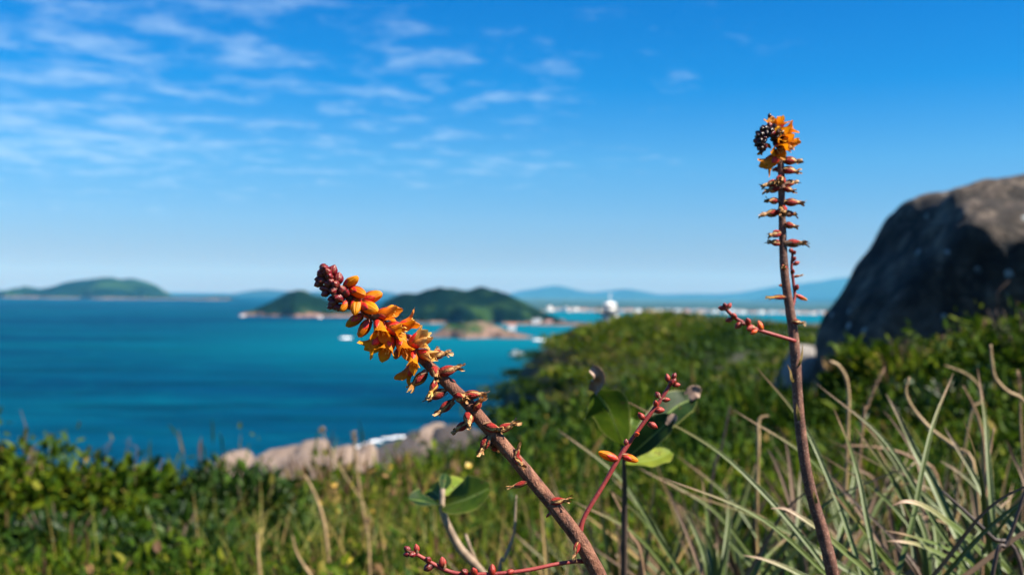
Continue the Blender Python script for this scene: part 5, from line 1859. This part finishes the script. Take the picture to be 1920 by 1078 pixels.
for (tx, ty, bx, by) in ((428, 285, 440, 365), (505, 685, 520, 745)):
    mb = MB()
    b, a = (tx / S5 + 1320, ty / S5 + 640), (bx / S5 + 1320, by / S5 + 640)
    blade(mb, [at(*b, RD - .008), at((a[0] + b[0]) / 2 - 1, (a[1] + b[1]) / 2, RD - .007), at(*a, RD - .004)], 7 / F * RD, (0, -1, 0), 0, 8, .3, 0, .2)
    link("bract", mb.mesh("bract", [STRAW]), RS.e)

stalk("grass_plume", [(663, 812, 3.2), (666, 840, 3.2), (670, 880, 3.2), (678, 940, 3.2), (690, 1010, 3.2)], 5, DRYGRASS, "tall grass plume standing before the surf", "grass", head=.2)
stalk("grass_plume", [(604, 806, 3.4), (612, 826, 3.4), (640, 880, 3.4), (690, 960, 3.4)], 3, DRYGRASS, "thin arching grass with a small pale tip before the sea", "grass", head=.06)
stalk("dry_stalk", [(572, 890, 2.4), (590, 925, 2.4), (604, 965, 2.4), (612, 1010, 2.4)], 8, DRYGRASS, "short yellow stalk in the grass below the shore rocks")
stalk("dry_stalk", [(548, 1005, 1.9), (556, 1035, 1.9), (570, 1060, 1.9), (585, 1085, 1.9)], 7, DRYGRASS, "pale bent stalk low in the grass")
stalk("dry_stalk", [(483, 1000, 2.2), (484, 1040, 2.2), (488, 1085, 2.2)], 9, DRYGRASS, "stout straw stalk low in the grass beside the dark bushes")
stalk("dry_stalk", [(688, 975, 2.0), (690, 1000, 2.0), (693, 1050, 2.0), (694, 1085, 2.0)], 6, DRYGRASS, "straight pale stalk with a knob below the broad green leaf", head=.08)
stalk("dry_stalk", [(968, 928, .80), (966, 965, .80), (962, 1005, .80), (945, 1050, .80), (935, 1085, .80)], 7, TWIG, "thin brown twig just behind the leaning stem")
stalk("dry_stalk", [(1148, 925, 1.0), (1165, 960, 1.0), (1180, 1000, 1.0), (1205, 1060, 1.0)], 8, BROWN, "brown leaf stalk behind the crimson branch")


# ------------------------------------------------------------------ broad leaved plants
def broad_leaf(mb, tip, mid, base, width, nrm, mat, curl=.0, seed=0, wavy=.08, asym=0.0):
    P = [Vector(p) for p in spline([tuple(tip), tuple(mid), tuple(base)], 15)]
    nrm = Vector(nrm).normalized()

    def fn(u, w):
        i = int(round(u * 14))
        t = (P[min(i + 1, 14)] - P[max(i - 1, 0)]).normalized()
        s = t.cross(nrm).normalized()
        n = s.cross(t).normalized()
        v = w * 2 - 1
        wd = width * .5 * max(.02, math.sin(PI * min(.985, u * .93 + .045)) ** .75)
        return P[i] + s * (v * wd) + n * (.30 * abs(v) * wd + curl * wd * (1 - u) ** 2 + wavy * wd * math.sin(u * 17 + seed) * abs(v))
    mb.grid(fn, 14, 8, mat)
    mb.tube([P[i] - nrm * .0006 for i in range(15)], [width * .012 * (0.3 + i / 14) for i in range(15)], 6, mat)


def mat_broad(name, a, b, rough=.5):
    m, nd, lk, bs, out = new_mat(name)
    s = uv_sep(nd, lk)
    nz = noise_node(nd, lk, 60, 5, .6, obj_coord(nd))
    r = ramp(nd, [(0.3, a), (0.65, b)])
    lk.new(nz.outputs[0], r.inputs[0])
    d = nd.new('ShaderNodeMath'); d.operation = 'SUBTRACT'; d.inputs[1].default_value = .5
    lk.new(s.outputs['Y'], d.inputs[0])
    ab = nd.new('ShaderNodeMath'); ab.operation = 'ABSOLUTE'; lk.new(d.outputs[0], ab.inputs[0])
    c = mix_col(nd, lk, smooth_range(nd, lk, ab.outputs[0], .015, .05, .6, 0), r.outputs[0], (.22, .30, .08))
    c = mix_col(nd, lk, smooth_range(nd, lk, ab.outputs[0], .44, .5, 0, .6), c, (.30, .30, .08))
    sp_ = noise_node(nd, lk, 170, 3, .6, obj_coord(nd))
    c = mix_col(nd, lk, smooth_range(nd, lk, sp_.outputs[0], .62, .70, 0, .8), c, (.07, .045, .015))
    bs.inputs['Specular IOR Level'].default_value = .15
    lk.new(c, bs.inputs['Base Color'])
    bs.inputs['Roughness'].default_value = rough
    add_bump(nd, lk, bs, nz.outputs[0], .3, .002)
    add_translucent(nd, lk, bs, out, c, .35)
    return m


BROAD = mat_broad("broad_leaf_green", (0.025, 0.06, 0.006), (0.075, 0.12, 0.008))
BROAD_DARK = mat_broad("broad_leaf_dark", (0.008, 0.026, 0.008), (0.022, 0.05, 0.01), .5)
BROAD_YEL = mat_broad("broad_leaf_yellow", (0.10, 0.16, 0.015), (0.22, 0.26, 0.03))
SX = 3.171


def zx(x, y, d):
    return at(x / SX + 1060, y / SX + 660, d)


pb = zx(352, 1180, .80)
pb.z = float(ground(pb.x, pb.y)[0]) - .01
bp = empty("broad_leaved_plant", pb, "plant with big leathery leaves and curled brown tips behind the crimson branch", "plant")
mb = MB()
mb.tube([zx(345, 540, .78), zx(350, 640, .78), zx(352, 800, .79), zx(352, 960, .80), pb], [.0016, .0018, .002, .0024, .003], 8, 0, .2)
link("stem", mb.mesh("stem", [DARKST]), bp)


def leafpart(parent, zz, tip, mid, base, width, nrm, mat, brown=None, **kw):
    mb = MB()
    broad_leaf(mb, zz(*tip), zz(*mid), zz(*base), width, nrm, 0, **kw)
    o = link("leaf", mb.mesh("leaf", [mat]), parent)
    if brown:
        mb = MB()
        P = [zz(*p) for p in brown[0]]
        blade(mb, P, brown[1], (-.4, -.8, .3), 0, 12, .9, 0, .25, .5)
        link("curled_tip", mb.mesh("curled_tip", [mat_curl]), o)
    return o


mat_curl = mat_plain("leaf_tip_brown", [(0.3, (0.10, 0.055, 0.04)), (0.7, (0.42, 0.28, 0.20))], 60.0, 0.6, 0.3, 0.001)
leafpart(bp, zx, (178, 235, .74), (262, 350, .75), (345, 560, .78), .038, (-.45, -.75, .45), BROAD, ([(150, 98, .73), (190, 125, .73), (208, 170, .735), (180, 240, .74)], .011), wavy=.12)
leafpart(bp, zx, (400, 395, .80), (370, 460, .79), (348, 570, .78), .036, (.1, -.9, .3), BROAD, wavy=.1)
leafpart(bp, zx, (645, 385, .76), (540, 480, .765), (360, 640, .78), .025, (-.1, -.7, .7), BROAD_DARK, ([(652, 368, .76), (645, 395, .76), (620, 440, .76)], .008), wavy=.06)
leafpart(bp, zx, (770, 275, .82), (640, 340, .81), (370, 600, .78), .027, (.0, -.75, .6), BROAD_DARK, ([(800, 250, .82), (775, 245, .82), (735, 280, .82)], .012), wavy=.1)
leafpart(bp, zx, (630, 595, .80), (520, 640, .79), (355, 660, .78), .023, (0, -.5, .85), BROAD_YEL, wavy=.1)
leafpart(bp, zx, (470, 520, .83), (420, 560, .81), (350, 650, .78), .028, (.2, -.8, .5), BROAD_YEL, wavy=.1)

pb = at(*z2(570, 1400), 1.0)
pb.z = min(pb.z, float(ground(pb.x, pb.y)[0]))
lp2 = empty("leafy_sapling", pb, "sapling with glossy oval leaves on a pale bent stem beside the leaning flower stem", "plant")


def zs(x, y, d):
    return at(*z2(x, y), d)


mb = MB()
mb.tube([Vector(p) for p in spline([tuple(zs(245, 640, .88)), tuple(zs(240, 735, .88)), tuple(zs(268, 820, .88)), tuple(zs(330, 940, .89)), tuple(zs(430, 1050, .91)), tuple(zs(520, 1180, .94)), tuple(zs(560, 1300, .97)), tuple(pb)], 24)], [.0022 + .0022 * min(1, i / 14) for i in range(24)], 8, 0, .15)
link("stem", mb.mesh("stem", [TWIG]), lp2)
mb = MB()
mb.tube([zs(360, 870, .90), zs(380, 930, .90), zs(425, 1040, .91)], [.0013, .0016, .002], 6)
link("stem_fork", mb.mesh("stem_fork", [TWIG]), lp2)
leafpart(lp2, zs, (72, 690, .86), (150, 705, .865), (238, 728, .88), .028, (-.2, -.45, .85), BROAD_DARK, wavy=.03)
leafpart(lp2, zs, (488, 635, .86), (370, 690, .865), (245, 728, .88), .040, (.1, -.65, .75), BROAD, wavy=.03)
leafpart(lp2, zs, (175, 640, .91), (205, 660, .90), (240, 690, .88), .024, (-.3, -.7, .6), BROAD, wavy=.03)
leafpart(lp2, zs, (360, 605, .93), (310, 630, .91), (245, 670, .88), .022, (.3, -.6, .7), BROAD_YEL, wavy=.03)
leafpart(lp2, zs, (262, 565, .90), (255, 600, .89), (244, 650, .88), .012, (.2, -.8, .3), BROAD_DARK, wavy=.03)

# small dead flower heads at the edge
stalk("dry_flower_stalk", [(1910, 700, 1.3), (1912, 730, 1.3), (1914, 800, 1.3), (1918, 900, 1.3)], 6, BROWN, "dry stalk with withered flower heads at the picture's edge", head=.25)

# ------------------------------------------------------------------ haze
mb = MB()
mb.box((0, 8300, 203), (36000, 18400, 418))
hz = link("haze", mb.mesh("haze", [], False))
m = bpy.data.materials.new("haze_air")
m.use_nodes = True
nt = m.node_tree
nt.nodes.clear()
out = nt.nodes.new('ShaderNodeOutputMaterial')
pv = nt.nodes.new('ShaderNodeVolumePrincipled')
pv.inputs['Color'].default_value = (0.12, 0.52, 1.0, 1)
pv.inputs['Absorption Color'].default_value = (1, 1, 1, 1)
pv.inputs['Density'].default_value = 0.70e-4
pv.inputs['Anisotropy'].default_value = 0.0
nt.links.new(pv.outputs[0], out.inputs['Volume'])
hz.data.materials.append(m)
tag(hz, "thin blue sea haze", kind='stuff')
